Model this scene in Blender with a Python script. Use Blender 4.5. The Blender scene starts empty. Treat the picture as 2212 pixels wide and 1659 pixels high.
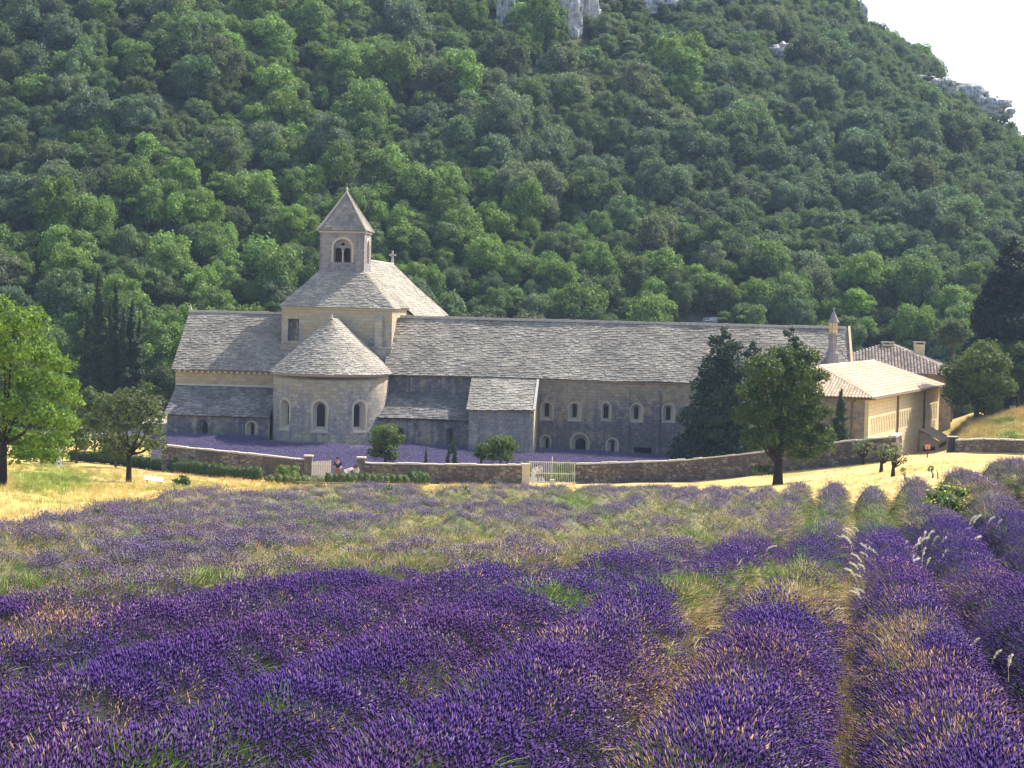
import bpy, bmesh, math, random
import numpy as np
from mathutils import Vector, Matrix, Euler
from mathutils.geometry import delaunay_2d_cdt

random.seed(7); RS = np.random.RandomState(11)
SC = bpy.context.scene; COL = SC.collection
PI = math.pi

# ------------------------------------------------------------------ camera, sky, sun, exposure
F = 4301.0; CZ = 14.0                      # focal length in reference units (picture 2212 wide), eye height
PITCH = math.atan(179.5 / F); ROLL = math.radians(1.4)
vf = np.array([0, math.cos(PITCH), -math.sin(PITCH)]); _r = np.array([1, 0, 0.]); _u = np.array([0, math.sin(PITCH), math.cos(PITCH)])
vR = _r * math.cos(ROLL) + _u * math.sin(ROLL); vU = -_r * math.sin(ROLL) + _u * math.cos(ROLL)
cd = bpy.data.cameras.new('camera'); cam = bpy.data.objects.new('camera', cd); COL.objects.link(cam)
cd.sensor_width = 36; cd.lens = 36 * F / 2212; cd.clip_end = 5000; cd.clip_start = .1
cam.matrix_world = Matrix(((vR[0], vU[0], -vf[0], 0), (vR[1], vU[1], -vf[1], 0), (vR[2], vU[2], -vf[2], CZ), (0, 0, 0, 1)))
SC.camera = cam
SUN_EL, SUN_AZ = math.radians(47), math.radians(40)      # azimuth measured from +X (right) towards +Y (away)
HAZE = .00021
SKY, SUN, EXPO = .15, 4.5, .98
w = bpy.data.worlds.new('World'); SC.world = w; w.use_nodes = True
nt = w.node_tree; bg = nt.nodes['Background']; st = nt.nodes.new('ShaderNodeTexSky'); st.sky_type = 'NISHITA'
st.sun_disc = False; st.sun_elevation = SUN_EL; st.sun_rotation = PI / 2 - SUN_AZ; st.air_density = 1.0; st.dust_density = 2.5; st.ozone_density = 1.0
nt.links.new(st.outputs[0], bg.inputs[0]); bg.inputs[1].default_value = SKY
sl = bpy.data.lights.new('sun', 'SUN'); so = bpy.data.objects.new('sun', sl); COL.objects.link(so)
sl.energy = SUN; sl.angle = math.radians(.5); sl.color = (1, .93, .82)
sd = Vector((math.cos(SUN_AZ) * math.cos(SUN_EL), math.sin(SUN_AZ) * math.cos(SUN_EL), math.sin(SUN_EL)))
so.rotation_euler = sd.to_track_quat('Z', 'Y').to_euler(); so.location = (60, 60, 120)
SC.view_settings.view_transform = 'Standard'; SC.view_settings.look = 'None'; SC.view_settings.exposure = EXPO; SC.view_settings.gamma = 1
SC.view_settings.use_curve_mapping = False
SC.render.engine = 'CYCLES'; SC.cycles.max_bounces = 6; SC.cycles.diffuse_bounces = 3; SC.cycles.transmission_bounces = 3
SC.cycles.transparent_max_bounces = 4; SC.cycles.volume_bounces = 0; SC.cycles.use_denoising = True; SC.cycles.denoiser = 'OPENIMAGEDENOISE'; SC.cycles.denoising_prefilter = 'ACCURATE'

def P(u, y, Y):
    d = vf * F + vR * (u - 1106) + vU * (829.5 - y)
    return np.array([0, 0, CZ]) + d * (Y / d[1])
def proj(X, Y, Z):
    w_ = X * vf[0] + Y * vf[1] + (Z - CZ) * vf[2]
    return 1106 + F * (X * vR[0] + Y * vR[1] + (Z - CZ) * vR[2]) / w_, 829.5 - F * (X * vU[0] + Y * vU[1] + (Z - CZ) * vU[2]) / w_

# ------------------------------------------------------------------ helpers
_T = RS.rand(256, 256)
def vnoise(x, y, sc=1.0, seed=0):
    x = np.asarray(x, float) / sc + seed * 17.3 + 500; y = np.asarray(y, float) / sc + seed * 9.1 + 500
    xi = np.floor(x).astype(int); yi = np.floor(y).astype(int); fx = x - xi; fy = y - yi
    fx = fx * fx * (3 - 2 * fx); fy = fy * fy * (3 - 2 * fy)
    g = lambda a, b: _T[a & 255, b & 255]
    return (g(xi, yi) * (1 - fx) + g(xi + 1, yi) * fx) * (1 - fy) + (g(xi, yi + 1) * (1 - fx) + g(xi + 1, yi + 1) * fx) * fy
def fnoise(x, y, sc=1.0, seed=0):
    return .55 * vnoise(x, y, sc, seed) + .3 * vnoise(x, y, sc * .47, seed + 3) + .15 * vnoise(x, y, sc * .21, seed + 5)

def link(o, parent=None):
    COL.objects.link(o)
    if parent is not None: o.parent = parent
    return o
def tag(o, label=None, cat=None, group=None, kind=None):
    if label: o['label'] = label
    if cat: o['category'] = cat
    if group: o['group'] = group
    if kind: o['kind'] = kind
    return o
def empty(name, loc=(0, 0, 0), rz=0):
    o = bpy.data.objects.new(name, None); o.location = loc; o.rotation_euler = (0, 0, rz); o.empty_display_size = .5
    return link(o)
def npmesh(name, V, Fc, mats=(), col=None, smooth=False, midx=None, colname='rnd'):
    """Fc: list of faces or (n,k) array; col: per-face or per-vertex values (n,) / (n,3)"""
    me = bpy.data.meshes.new(name)
    V = np.asarray(V, np.float32).reshape(-1, 3)
    if isinstance(Fc, np.ndarray):
        n, k = Fc.shape
        me.vertices.add(len(V)); me.vertices.foreach_set('co', V.ravel())
        me.loops.add(n * k); me.loops.foreach_set('vertex_index', Fc.astype(np.int32).ravel())
        me.polygons.add(n); me.polygons.foreach_set('loop_start', np.arange(0, n * k, k, dtype=np.int32))
        try: me.polygons.foreach_set('loop_total', np.full(n, k, np.int32))
        except Exception: pass
    else:
        me.from_pydata([tuple(map(float, v)) for v in V], [], [tuple(map(int, f)) for f in Fc])
    for m in mats: me.materials.append(m)
    if col is not None:
        col = np.asarray(col, float)
        dom = 'FACE' if len(col) == len(me.polygons) and len(col) != len(V) else 'POINT'
        if col.ndim == 1: col = np.stack([col] * 3, 1)
        at = me.attributes.new(colname, 'FLOAT_COLOR', dom)
        at.data.foreach_set('color', np.concatenate([col, np.ones((len(col), 1))], 1).astype(np.float32).ravel())
    if midx is not None: me.polygons.foreach_set('material_index', np.asarray(midx, np.int32))
    me.update(calc_edges=True)
    if smooth: me.polygons.foreach_set('use_smooth', np.ones(len(me.polygons), bool))
    return me
def mobj(name, me, parent=None, loc=None):
    o = bpy.data.objects.new(name, me); link(o, parent)
    if loc is not None: o.location = loc
    return o

class MB:
    def __init__(s): s.v = []; s.f = []; s.c = []
    def add(s, vs, fs, c=None):
        b = len(s.v); s.v += [tuple(v) for v in vs]; s.f += [tuple(b + i for i in f) for f in fs]
        s.c += [random.random() if c is None else c] * len(fs); return s
    def box(s, x0, x1, y0, y1, z0, z1, c=None):
        vs = [(x, y, z) for z in (z0, z1) for y in (y0, y1) for x in (x0, x1)]
        return s.add(vs, [(0, 2, 3, 1), (4, 5, 7, 6), (0, 1, 5, 4), (2, 6, 7, 3), (0, 4, 6, 2), (1, 3, 7, 5)], c)
    def obox(s, o, ax, ay, az, c=None):
        """box from corner o with edge vectors ax, ay, az"""
        o = Vector(o); ax = Vector(ax); ay = Vector(ay); az = Vector(az)
        vs = [o + ax * i + ay * j + az * k for k in (0, 1) for j in (0, 1) for i in (0, 1)]
        return s.add(vs, [(0, 2, 3, 1), (4, 5, 7, 6), (0, 1, 5, 4), (2, 6, 7, 3), (0, 4, 6, 2), (1, 3, 7, 5)], c)
    def tube(s, pts, rs, n=7, c=None, cap=True):
        pts = [Vector(p) for p in pts]; rings = []
        for i, p in enumerate(pts):
            d = (pts[min(i + 1, len(pts) - 1)] - pts[max(i - 1, 0)]).normalized()
            a = d.orthogonal().normalized() if i == 0 else (a - d * a.dot(d)).normalized()
            b = d.cross(a); rings.append([p + (a * math.cos(t) + b * math.sin(t)) * rs[i] for t in [2 * PI * k / n for k in range(n)]])
        vs = [v for r in rings for v in r]; fs = []
        for i in range(len(pts) - 1):
            for k in range(n): fs.append((i * n + k, i * n + (k + 1) % n, (i + 1) * n + (k + 1) % n, (i + 1) * n + k))
        if cap: fs.append(tuple(range(n - 1, -1, -1))); fs.append(tuple((len(pts) - 1) * n + k for k in range(n)))
        return s.add(vs, fs, c)
    def lathe(s, prof, o=(0, 0, 0), n=14, c=None):
        vs = []; fs = []
        for (r, z) in prof:
            for k in range(n): vs.append((o[0] + r * math.cos(2 * PI * k / n), o[1] + r * math.sin(2 * PI * k / n), o[2] + z))
        for i in range(len(prof) - 1):
            for k in range(n): fs.append((i * n + k, i * n + (k + 1) % n, (i + 1) * n + (k + 1) % n, (i + 1) * n + k))
        fs.append(tuple(range(n - 1, -1, -1))); fs.append(tuple((len(prof) - 1) * n + k for k in range(n)))
        return s.add(vs, fs, c)
    def build(s, name, mat, parent=None, smooth=False, loc=None):
        me = npmesh(name, s.v, s.f, [mat] if mat else [], s.c, smooth)
        return mobj(name, me, parent, loc)

# ------------------------------------------------------------------ materials
def mat(name):
    m = bpy.data.materials.new(name); m.use_nodes = True; n = m.node_tree.nodes; b = n['Principled BSDF']
    b.inputs['Roughness'].default_value = .9; b.inputs['Specular IOR Level'].default_value = .15
    return m, m.node_tree, b
def N(t, typ, **k):
    n = t.nodes.new(typ)
    for a, v in k.items():
        if a == 'inp':
            for i, x in v.items(): n.inputs[i].default_value = x
        else: setattr(n, a, v)
    return n
def ramp(t, src, stops, interp='LINEAR'):
    r = t.nodes.new('ShaderNodeValToRGB'); r.color_ramp.interpolation = interp; e = r.color_ramp.elements
    while len(e) < len(stops): e.new(.5)
    for i, (p, c) in enumerate(stops): e[i].position = p; e[i].color = (*c, 1) if len(c) == 3 else c
    t.links.new(src, r.inputs[0]); return r.outputs[0]
def mix(t, fac, a, b, mode='MIX'):
    m = t.nodes.new('ShaderNodeMix'); m.data_type = 'RGBA'; m.blend_type = mode
    for i, x in ((0, fac), (6, a), (7, b)):
        if hasattr(x, 'is_linked') or hasattr(x, 'links'): t.links.new(x, m.inputs[i])
        elif i == 0: m.inputs[0].default_value = x
        else: m.inputs[i].default_value = (*x, 1) if len(x) == 3 else x
    return m.outputs[2]
def noise(t, scale, vec=None, detail=4, rough=.6, dist=0):
    n = N(t, 'ShaderNodeTexNoise', inp={'Scale': scale, 'Detail': detail, 'Roughness': rough, 'Distortion': dist})
    if vec is not None: t.links.new(vec, n.inputs['Vector'])
    return n.outputs['Fac']
def coords(t, sc=(1, 1, 1)):
    tc = N(t, 'ShaderNodeTexCoord'); mp = N(t, 'ShaderNodeMapping'); mp.inputs['Scale'].default_value = sc
    t.links.new(tc.outputs['Object'], mp.inputs[0]); return mp.outputs[0]
def bump(t, b, h, strength=.4, dist=.05):
    bp = N(t, 'ShaderNodeBump', inp={'Strength': strength, 'Distance': dist}); t.links.new(h, bp.inputs['Height']); t.links.new(bp.outputs[0], b.inputs['Normal'])
def attr(t, name, typ='GEOMETRY'):
    a = N(t, 'ShaderNodeAttribute'); a.attribute_name = name; a.attribute_type = typ; return a.outputs['Color']

def masonry(name, base, pale, dark, stain=.5, row=.32, ochre=(.50, .36, .18), zb=None, blocks=.5):
    """weathered coursed stone: pale blocks, grey-black weathering in blotches and runs, ochre where clean"""
    m, t, b = mat(name); v = coords(t)
    wob = N(t, 'ShaderNodeTexNoise', inp={'Scale': 1.7, 'Detail': 3}); t.links.new(v, wob.inputs['Vector'])
    sc_ = N(t, 'ShaderNodeVectorMath', operation='SCALE'); sc_.inputs['Scale'].default_value = .10; t.links.new(wob.outputs['Color'], sc_.inputs[0])
    va = N(t, 'ShaderNodeVectorMath', operation='ADD'); t.links.new(v, va.inputs[0]); t.links.new(sc_.outputs[0], va.inputs[1])
    sep = N(t, 'ShaderNodeSeparateXYZ'); t.links.new(va.outputs[0], sep.inputs[0])
    ad = N(t, 'ShaderNodeMath', operation='ADD'); t.links.new(sep.outputs[0], ad.inputs[0]); t.links.new(sep.outputs[1], ad.inputs[1])
    cb = N(t, 'ShaderNodeCombineXYZ'); t.links.new(ad.outputs[0], cb.inputs[0]); t.links.new(sep.outputs[2], cb.inputs[1])
    br = N(t, 'ShaderNodeTexBrick', inp={'Scale': 1.0, 'Mortar Size': .012, 'Mortar Smooth': .6, 'Bias': 0, 'Brick Width': row * 1.7, 'Row Height': row})
    br.inputs['Color1'].default_value = (*base, 1); br.inputs['Color2'].default_value = (*pale, 1); br.inputs['Mortar'].default_value = (*[x * .78 for x in base], 1)
    t.links.new(cb.outputs[0], br.inputs['Vector'])
    fine = noise(t, 4.5, v, 6, .8); big = noise(t, .38, v, 6, .68, .8); mid = noise(t, 1.5, v, 7, .78, .4); streak = noise(t, 1.0, coords(t, (2.6, 2.6, .22)), 5, .7); warm = noise(t, .8, coords(t, (1.3, 1.3, .8)), 5, .7, .6)
    c = mix(t, ramp(t, fine, [(.34, (0, 0, 0)), (.66, (1, 1, 1))]), mix(t, .5, br.outputs[0], tuple(x * .5 for x in base)), br.outputs[0])
    c = mix(t, ramp(t, warm, [(.46, (0, 0, 0)), (.64, (.6, .6, .6))]), c, ochre)
    def madd(x, k, y=None):
        q = N(t, 'ShaderNodeMath', operation='MULTIPLY_ADD', inp={1: k, 2: 0}); t.links.new(x, q.inputs[0])
        if y is not None: t.links.new(y, q.inputs[2])
        return q.outputs[0]
    val = madd(streak, .34, madd(mid, .36, madd(big, .36)))
    if zb is not None:      # rain-washed clean stone under the eaves, weathered below (object z)
        mr = N(t, 'ShaderNodeMapRange', inp={'From Min': zb[0], 'From Max': zb[1], 'To Min': .03, 'To Max': -.10}); t.links.new(sep.outputs[2], mr.inputs[0])
        s4 = N(t, 'ShaderNodeMath', operation='ADD'); t.links.new(val, s4.inputs[0]); t.links.new(mr.outputs[0], s4.inputs[1]); val = s4.outputs[0]
        mo = N(t, 'ShaderNodeMapRange', inp={'From Min': zb[0] + .5 * (zb[1] - zb[0]), 'From Max': zb[1], 'To Min': 0., 'To Max': .6}); t.links.new(sep.outputs[2], mo.inputs[0])
        c = mix(t, mo.outputs[0], c, mix(t, .3, ochre, c))
    lo = .585 - (stain - .5) * .22
    c = mix(t, ramp(t, val, [(lo - .05, (0, 0, 0)), (lo + .035, (.85, .85, .85))]), c, mix(t, ramp(t, fine, [(.4, (0, 0, 0)), (.65, (1, 1, 1))]), dark, tuple(x * 2.2 for x in dark)))
    lich = noise(t, 3.1, v, 8, .85, .5); c = mix(t, ramp(t, lich, [(.585, (0, 0, 0)), (.66, (.7, .7, .7))]), c, tuple(min(1, x * 1.2) for x in pale))
    t.links.new(c, b.inputs['Base Color'])
    hh = mix(t, .6, br.outputs['Fac'], fine); iv = N(t, 'ShaderNodeInvert'); t.links.new(hh, iv.inputs[1]); bump(t, b, iv.outputs[0], .7, .07)
    return m
def simple(name, c1, c2, sc=3, rough=.9, bumps=.2, metal=0):
    m, t, b = mat(name); n = noise(t, sc, coords(t), 5, .65); t.links.new(mix(t, ramp(t, n, [(.3, (0, 0, 0)), (.7, (1, 1, 1))]), c1, c2), b.inputs['Base Color'])
    b.inputs['Roughness'].default_value = rough; b.inputs['Metallic'].default_value = metal
    if bumps: bump(t, b, n, bumps, .03)
    return m
def slabs(name, lo, hi, dark, patch=.35):
    """stone roof slabs: each slab has its own value, lichen in broad blotches"""
    m, t, b = mat(name); r = attr(t, 'rnd'); v = coords(t)
    c = mix(t, r, lo, hi); big = noise(t, .42, v, 5, .7, .8); f = noise(t, 9, v, 4, .7)
    c = mix(t, ramp(t, big, [(.42, (0, 0, 0)), (.62, (patch,) * 3)]), c, dark)
    c = mix(t, ramp(t, f, [(.4, (.6,) * 3), (.6, (0, 0, 0))]), c, dark)
    t.links.new(c, b.inputs['Base Color']); bump(t, b, f, .5, .03); return m
def leafmat(name, trans=.35, var=.55):
    """leaves: colour comes from the tree ('tint'), each leaf darker or lighter ('rnd')"""
    m, t, b = mat(name); ti = attr(t, 'tint', 'INSTANCER'); r = attr(t, 'rnd')
    hs = N(t, 'ShaderNodeHueSaturation'); mr = N(t, 'ShaderNodeMapRange', inp={'From Min': 0, 'From Max': 1, 'To Min': 1 - var, 'To Max': 1 + var})
    t.links.new(r, mr.inputs[0]); t.links.new(mr.outputs[0], hs.inputs['Value']); t.links.new(ti, hs.inputs['Color'])
    mh = N(t, 'ShaderNodeMapRange', inp={'From Min': 0, 'From Max': 1, 'To Min': .515, 'To Max': .485}); t.links.new(r, mh.inputs[0]); t.links.new(mh.outputs[0], hs.inputs['Hue'])
    t.links.new(hs.outputs[0], b.inputs['Base Color']); b.inputs['Roughness'].default_value = .7; b.inputs['Specular IOR Level'].default_value = .3
    if trans:
        tr = N(t, 'ShaderNodeBsdfTranslucent'); sat = mix(t, .5, hs.outputs[0], (.2, .28, .02)); t.links.new(sat, tr.inputs[0])
        ms = N(t, 'ShaderNodeMixShader', inp={0: trans}); t.links.new(b.outputs[0], ms.inputs[1]); t.links.new(tr.outputs[0], ms.inputs[2])
        t.links.new(ms.outputs[0], t.nodes['Material Output'].inputs[0])
    return m
M = {}
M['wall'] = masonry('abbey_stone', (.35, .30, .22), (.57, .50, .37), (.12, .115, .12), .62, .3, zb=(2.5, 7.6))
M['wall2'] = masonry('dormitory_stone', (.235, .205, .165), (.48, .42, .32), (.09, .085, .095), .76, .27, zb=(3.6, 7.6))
M['apse'] = masonry('apse_stone', (.37, .33, .26), (.62, .56, .44), (.16, .155, .165), .64, .3, zb=(4.5, 7.8))
M['drum'] = masonry('drum_stone', (.45, .41, .31), (.58, .52, .40), (.20, .195, .21), .56, .3, zb=(10.5, 13.2))
M['tower'] = masonry('tower_stone', (.33, .30, .285), (.43, .405, .38), (.13, .125, .145), .7, .3, ochre=(.33, .3, .27))
M['lowwall'] = masonry('chapel_stone', (.27, .26, .25), (.48, .43, .34), (.07, .072, .09), .8, .27)
M['rubble'] = masonry('rubble_stone', (.20, .165, .14), (.48, .41, .33), (.06, .052, .056), .86, .13, ochre=(.34, .26, .17))
M['facing'] = slabs('facing_stone', (.12, .10, .085), (.46, .39, .32), (.07, .062, .062), .7)
M['pale'] = simple('pale_dressed_stone', (.46, .40, .30), (.60, .53, .42), 4)
M['coping'] = simple('coping_stone', (.42, .38, .33), (.58, .53, .46), 3)
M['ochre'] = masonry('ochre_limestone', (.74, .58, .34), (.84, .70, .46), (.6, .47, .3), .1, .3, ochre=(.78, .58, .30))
M['annexshade'] = masonry('shaded_rubble_stone', (.25, .22, .19), (.36, .32, .27), (.08, .07, .07), .5, .22)  # darker copy of the wall stone, shade put into its colour
M['slab'] = slabs('roof_slabs', (.27, .24, .195), (.51, .46, .375), (.165, .15, .128), .65)
M['slab_pale'] = slabs('pale_roof_slabs', (.32, .29, .24), (.58, .53, .44), (.21, .195, .165), .5)
M['slab_dark'] = slabs('dark_roof_slabs', (.17, .16, .15), (.40, .38, .345), (.10, .098, .095), .6)
M['tile'] = slabs('clay_tiles', (.52, .38, .25), (.84, .70, .52), (.42, .29, .2), .3)
M['tile_grey'] = slabs('weathered_clay_tiles', (.22, .17, .14), (.55, .46, .38), (.12, .10, .09), .4)
M['dark'] = simple('dark_opening', (.010, .011, .016), (.02, .022, .03), 3, .4, 0)
M['glass'] = simple('leaded_glass', (.012, .014, .02), (.03, .034, .045), 8, .12, 0)
M['iron'] = simple('pale_painted_iron', (.62, .61, .50), (.75, .74, .64), 6, .5, 0)
M['wood'] = simple('grey_weathered_wood', (.12, .09, .06), (.26, .21, .15), 12, .9, .3)
M['darkmetal'] = simple('dark_metal', (.03, .032, .04), (.07, .07, .08), 5, .6, 0)
M['pipe'] = simple('brown_drainpipe', (.14, .09, .05), (.22, .15, .09), 5, .6, 0)
M['bark'] = simple('bark', (.055, .042, .033), (.13, .105, .085), 9, .95, .6)
M['barkdark'] = simple('dark_bark', (.022, .017, .013), (.06, .047, .037), 9, .95, .6)
def rockmat():
    m, t, b = mat('limestone_rock'); v = coords(t); f = noise(t, 1.6, v, 9, .75, .5); cr = noise(t, .9, coords(t, (1.6, 1.6, .35)), 8, .75, 1.2); st2 = noise(t, .5, coords(t, (.4, .4, 2.6)), 6, .7)
    c = mix(t, ramp(t, f, [(.35, (0, 0, 0)), (.62, (1, 1, 1))]), (.36, .35, .345), (.80, .77, .74)); c = mix(t, ramp(t, cr, [(.42, (1, 1, 1)), (.49, (0, 0, 0))]), c, (.13, .125, .13)); c = mix(t, ramp(t, st2, [(.55, (0, 0, 0)), (.62, (.7, .7, .7))]), c, (.42, .33, .24))
    t.links.new(c, b.inputs['Base Color']); bump(t, b, mix(t, .5, f, cr), 1.0, .4); return m
M['rock'] = rockmat()
M['leaf'] = leafmat('leaves', .3, .6)
M['needle'] = leafmat('needles', .12, .55)
M['white'] = simple('white_cloth', (.72, .73, .76), (.82, .82, .84), 6, .9, 0)
M['skin'] = simple('skin', (.42, .26, .19), (.5, .32, .24), 5, .6, 0)

# ------------------------------------------------------------------ terrain
_U = np.array([-600, 0, 370, 700, 1130, 1500, 1700, 1900, 2040, 2100, 2212, 2800.])
def _pl(u, Y): return 650 + .0244 * (u - 1106) + F * (2.32 / Y + .081)
_TY = [60, 85, 110, 130, 140, 150, 156, 165, 185, 205]
_TT = [[_pl(u, 60) for u in _U[:8]] + [1140, 1112, 1075, 1000],
       [1020, 1058, 1078, 1089, 1100, 1107, 1101, 1082, 1050, 1035, 1016, 960],
       [995, 1028, 1048, 1064, 1076, 1076, 1060, 1032, 1008, 1004, 1000, 950],
       [985, 1005, 1030, 1050, 1057, 1051, 1030, 1001, 988, 988, 990, 940],
       [980, 999, 1021, 1042, 1048, 1038, 1010, 984, 982, 984, 987, 930],
       [975, 995, 1005, 1015, 1030, 1032, 1010, 992, 980, 982, 985, 925],
       [972, 985, 980, 990, 1012, 1022, 1013, 1002, 978, 950, 942, 905],
       [950, 965, 948, 955, 980, 998, 1003, 1002, 985, 918, 888, 850],
       [925, 930, 898, 925, 932, 938, 945, 945, 940, 900, 885, 850],
       [890, 885, 862, 893, 902, 910, 915, 920, 905, 890, 880, 850]]
_TZ = np.array([[CZ - (y - (650 + .0244 * (u - 1106))) / F * Y for u, y in zip(_U, row)] for Y, row in zip(_TY, _TT)])
def ground_z(X, Y):
    X = np.asarray(X, float); Y = np.asarray(Y, float); u = 1106 + F * X / np.maximum(Y, 1)
    near = CZ - 2.32 - .081 * Y
    uu = np.clip(u, _U[0], _U[-1]); iu = np.clip(np.searchsorted(_U, uu) - 1, 0, len(_U) - 2); fu = (uu - _U[iu]) / (_U[iu + 1] - _U[iu])
    TY = np.array(_TY, float); yy = np.clip(Y, TY[0], TY[-1]); iy = np.clip(np.searchsorted(TY, yy) - 1, 0, len(TY) - 2); fy = (yy - TY[iy]) / (TY[iy + 1] - TY[iy])
    fus = fu; z = (_TZ[iy, iu] * (1 - fus) + _TZ[iy, iu + 1] * fus) * (1 - fy) + (_TZ[iy + 1, iu] * (1 - fus) + _TZ[iy + 1, iu + 1] * fus) * fy
    k = np.clip((Y - 38) / 22, 0, 1)
    return np.where(Y < 60, near * (1 - k) + k * (z + (near - (CZ - 2.32 - .081 * 60))), z)
_RX = np.array([-400, -120, 0, 40, 56, 66, 76, 90, 101, 120, 160, 260, 400.]); _RZ = np.array([150, 140, 118, 96, 83, 71, 64.5, 49, 34, 29, 14, 8, 6.])
def hill_z(X, Y):
    X = np.asarray(X, float); Y = np.asarray(Y, float)
    yb = np.interp(X, [-120, -40, -25, 10, 40, 60, 120], [172, 180, 190, 200, 203, 190, 185]); yr = 400.
    zr = np.interp(X, _RX, _RZ); t = (Y - yb) / (yr - yb)
    z = 1.5 + (zr - 1.5) * np.clip(t, -.2, 1) ** 1.0
    z = z + 5.0 * (fnoise(X, Y, 38, 2) - .5) * np.clip(t * 3, 0, 1) + 1.6 * (fnoise(X, Y, 11, 4) - .5) * np.clip(t * 3, 0, 1)
    z = np.where(Y > yr, z - (Y - yr) * .25, z)
    return z
def hit(fn, u, y, y0=6, y1=420, step=.25):
    Ys = np.arange(y0, y1, step); d = vf * F + vR * (u - 1106) + vU * (829.5 - y); X = d[0] / d[1] * Ys; Z = CZ + d[2] / d[1] * Ys
    g = fn(X, Ys); k = np.where(Z <= g)[0]
    if len(k) == 0: return None
    i = k[0]; return np.array([X[i], Ys[i], float(g[i])])
def on_ground(u, y): return hit(ground_z, u, y, 6, 204, .1)

# ground sheet (polar grid: fine where the eye is)
gy = np.concatenate([np.arange(3, 20, .5), np.arange(20, 60, 1.), np.arange(60, 206, 1.5)]); gu = np.linspace(-1900, 4100, 241)
UU, YY = np.meshgrid(gu, gy); XX = (UU - 1106) / F * YY
ZZ = ground_z(XX, YY) + (fnoise(XX, YY, 3.2, 1) - .5) * .22 * np.clip((YY - 50) / 30, 0, 1)
nu, ny = len(gu), len(gy); idx = np.arange(nu * ny).reshape(ny, nu)
Fq = np.stack([idx[:-1, :-1], idx[:-1, 1:], idx[1:, 1:], idx[1:, :-1]], -1).reshape(-1, 4)
us, ys = proj(XX, YY, ZZ)
# colours of the ground cover
def field_far(u):   # where the lavender field ends (distance), by bearing
    return np.interp(u, [-700, 0, 150, 270, 450, 600, 1000, 1300, 1500, 1700, 1900, 2080, 2212, 2800], [42, 46, 54, 66, 80, 93, 110, 112, 106, 87, 79, 76, 74, 70])
gold = np.array([.56, .38, .135]); straw = np.array([.60, .48, .24]); ggreen = np.array([.22, .25, .05]); soil = np.array([.30, .21, .13]); purpleg = np.array([.10, .075, .17]); sand = np.array([.50, .40, .26]); ogreen = np.array([.36, .30, .09])
n1 = fnoise(XX, YY, 9, 6)[..., None]; n2 = fnoise(XX, YY, 3, 7)[..., None]; n3 = fnoise(XX, YY * .35, 5, 8)[..., None]
GC = gold * (.8 + .5 * n2) * (1 - np.clip((n1 - .5) * 3, 0, 1)) + straw * (.75 + .5 * n2) * np.clip((n1 - .5) * 3, 0, 1)
def blob(u0, y0, ru, ry): return np.exp(-(((us - u0) / ru) ** 2 + ((ys - y0) / ry) ** 2))[..., None]
gr = np.clip(blob(110, 1040, 90, 28) * 1.2 + blob(400, 1050, 60, 14) * .5 + blob(250, 1085, 100, 10) * .35 + blob(2150, 925, 90, 24) * 1.0 * (n3 > .45) + (n3 > .58) * .35, 0, 1)
GC = GC * (1 - gr) + ggreen * (.8 + .6 * n2) * gr
fld = (YY < field_far(UU) + .8)[..., None]
GC = np.where(fld, (soil * (1 - n2) + straw * .8 * n2) * np.clip(.7 + .5 * n1, 0, 1), GC)
garden = ((YY > 141) & (UU > 330) & (UU < 1800))[..., None]
GC = np.where(garden, np.array([.20, .17, .13]) * (.8 + .4 * n2), GC)
road = ((YY > 168) & (YY < 186) & (UU < 370))[..., None]
GC = np.where(road, np.array([.42, .38, .34]), GC); GC = np.where(((YY > 186) & (UU > 250) & (UU < 400))[..., None], sand, GC)
def vcolmat(name, sc, bs=.5, var=.35):
    m, t, b = mat(name); c = attr(t, 'rnd'); v = coords(t, (1, .6, 1)); n = noise(t, sc, v, 6, .75)
    t.links.new(mix(t, 1.0, c, ramp(t, n, [(.28, (1 - var,) * 3), (.72, (1 + var,) * 3)]), 'MULTIPLY'), b.inputs['Base Color']); bump(t, b, n, bs, .08); return m
ground = mobj('ground', npmesh('ground', np.stack([XX, YY, ZZ], -1), Fq, [vcolmat('ground_cover', 4.5)], GC.reshape(-1, 3), True)); ground['kind'] = 'structure'

# hill
hx = np.arange(-180, 260, 2.5); hy = np.arange(168, 520, 2.5); HX, HY = np.meshgrid(hx, hy); HZ = hill_z(HX, HY)
hi_ = np.arange(HX.size).reshape(HX.shape); Fh = np.stack([hi_[:-1, :-1], hi_[:-1, 1:], hi_[1:, 1:], hi_[1:, :-1]], -1).reshape(-1, 4)
hu, hyy = proj(HX, HY, HZ)
SCARS = [(1935, 668, 34, 26), (1485, 640, 22, 26), (8, 168, 16, 14), (1165, 632, 16, 12), (1540, 697, 30, 8), (1900, 700, 40, 12), (1200, 672, 16, 16), (1990, 700, 16, 10), (1640, 590, 30, 5), (975, 5, 8, 20), (1392, 8, 34, 14), (1690, 120, 34, 12), (1800, 150, 18, 9)]
bare = np.zeros_like(HX)
for (a, b_, ru, ry) in SCARS: bare = np.maximum(bare, np.exp(-(((hu - a) / ru) ** 2 + ((hyy - b_) / ry) ** 2) ** 1.5))
hn = fnoise(HX, HY, 6, 9)
HC = np.array([.055, .065, .028])[None, None] * (.6 + .9 * hn[..., None]) * (1 - bare[..., None]) + np.array([.48, .38, .29])[None, None] * (.7 + .5 * hn[..., None]) * bare[..., None]
hill = mobj('hill', npmesh('hill', np.stack([HX, HY, HZ], -1), Fh, [vcolmat('hill_soil', .9, .7, .5)], HC.reshape(-1, 3), True)); hill['kind'] = 'structure'

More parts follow.
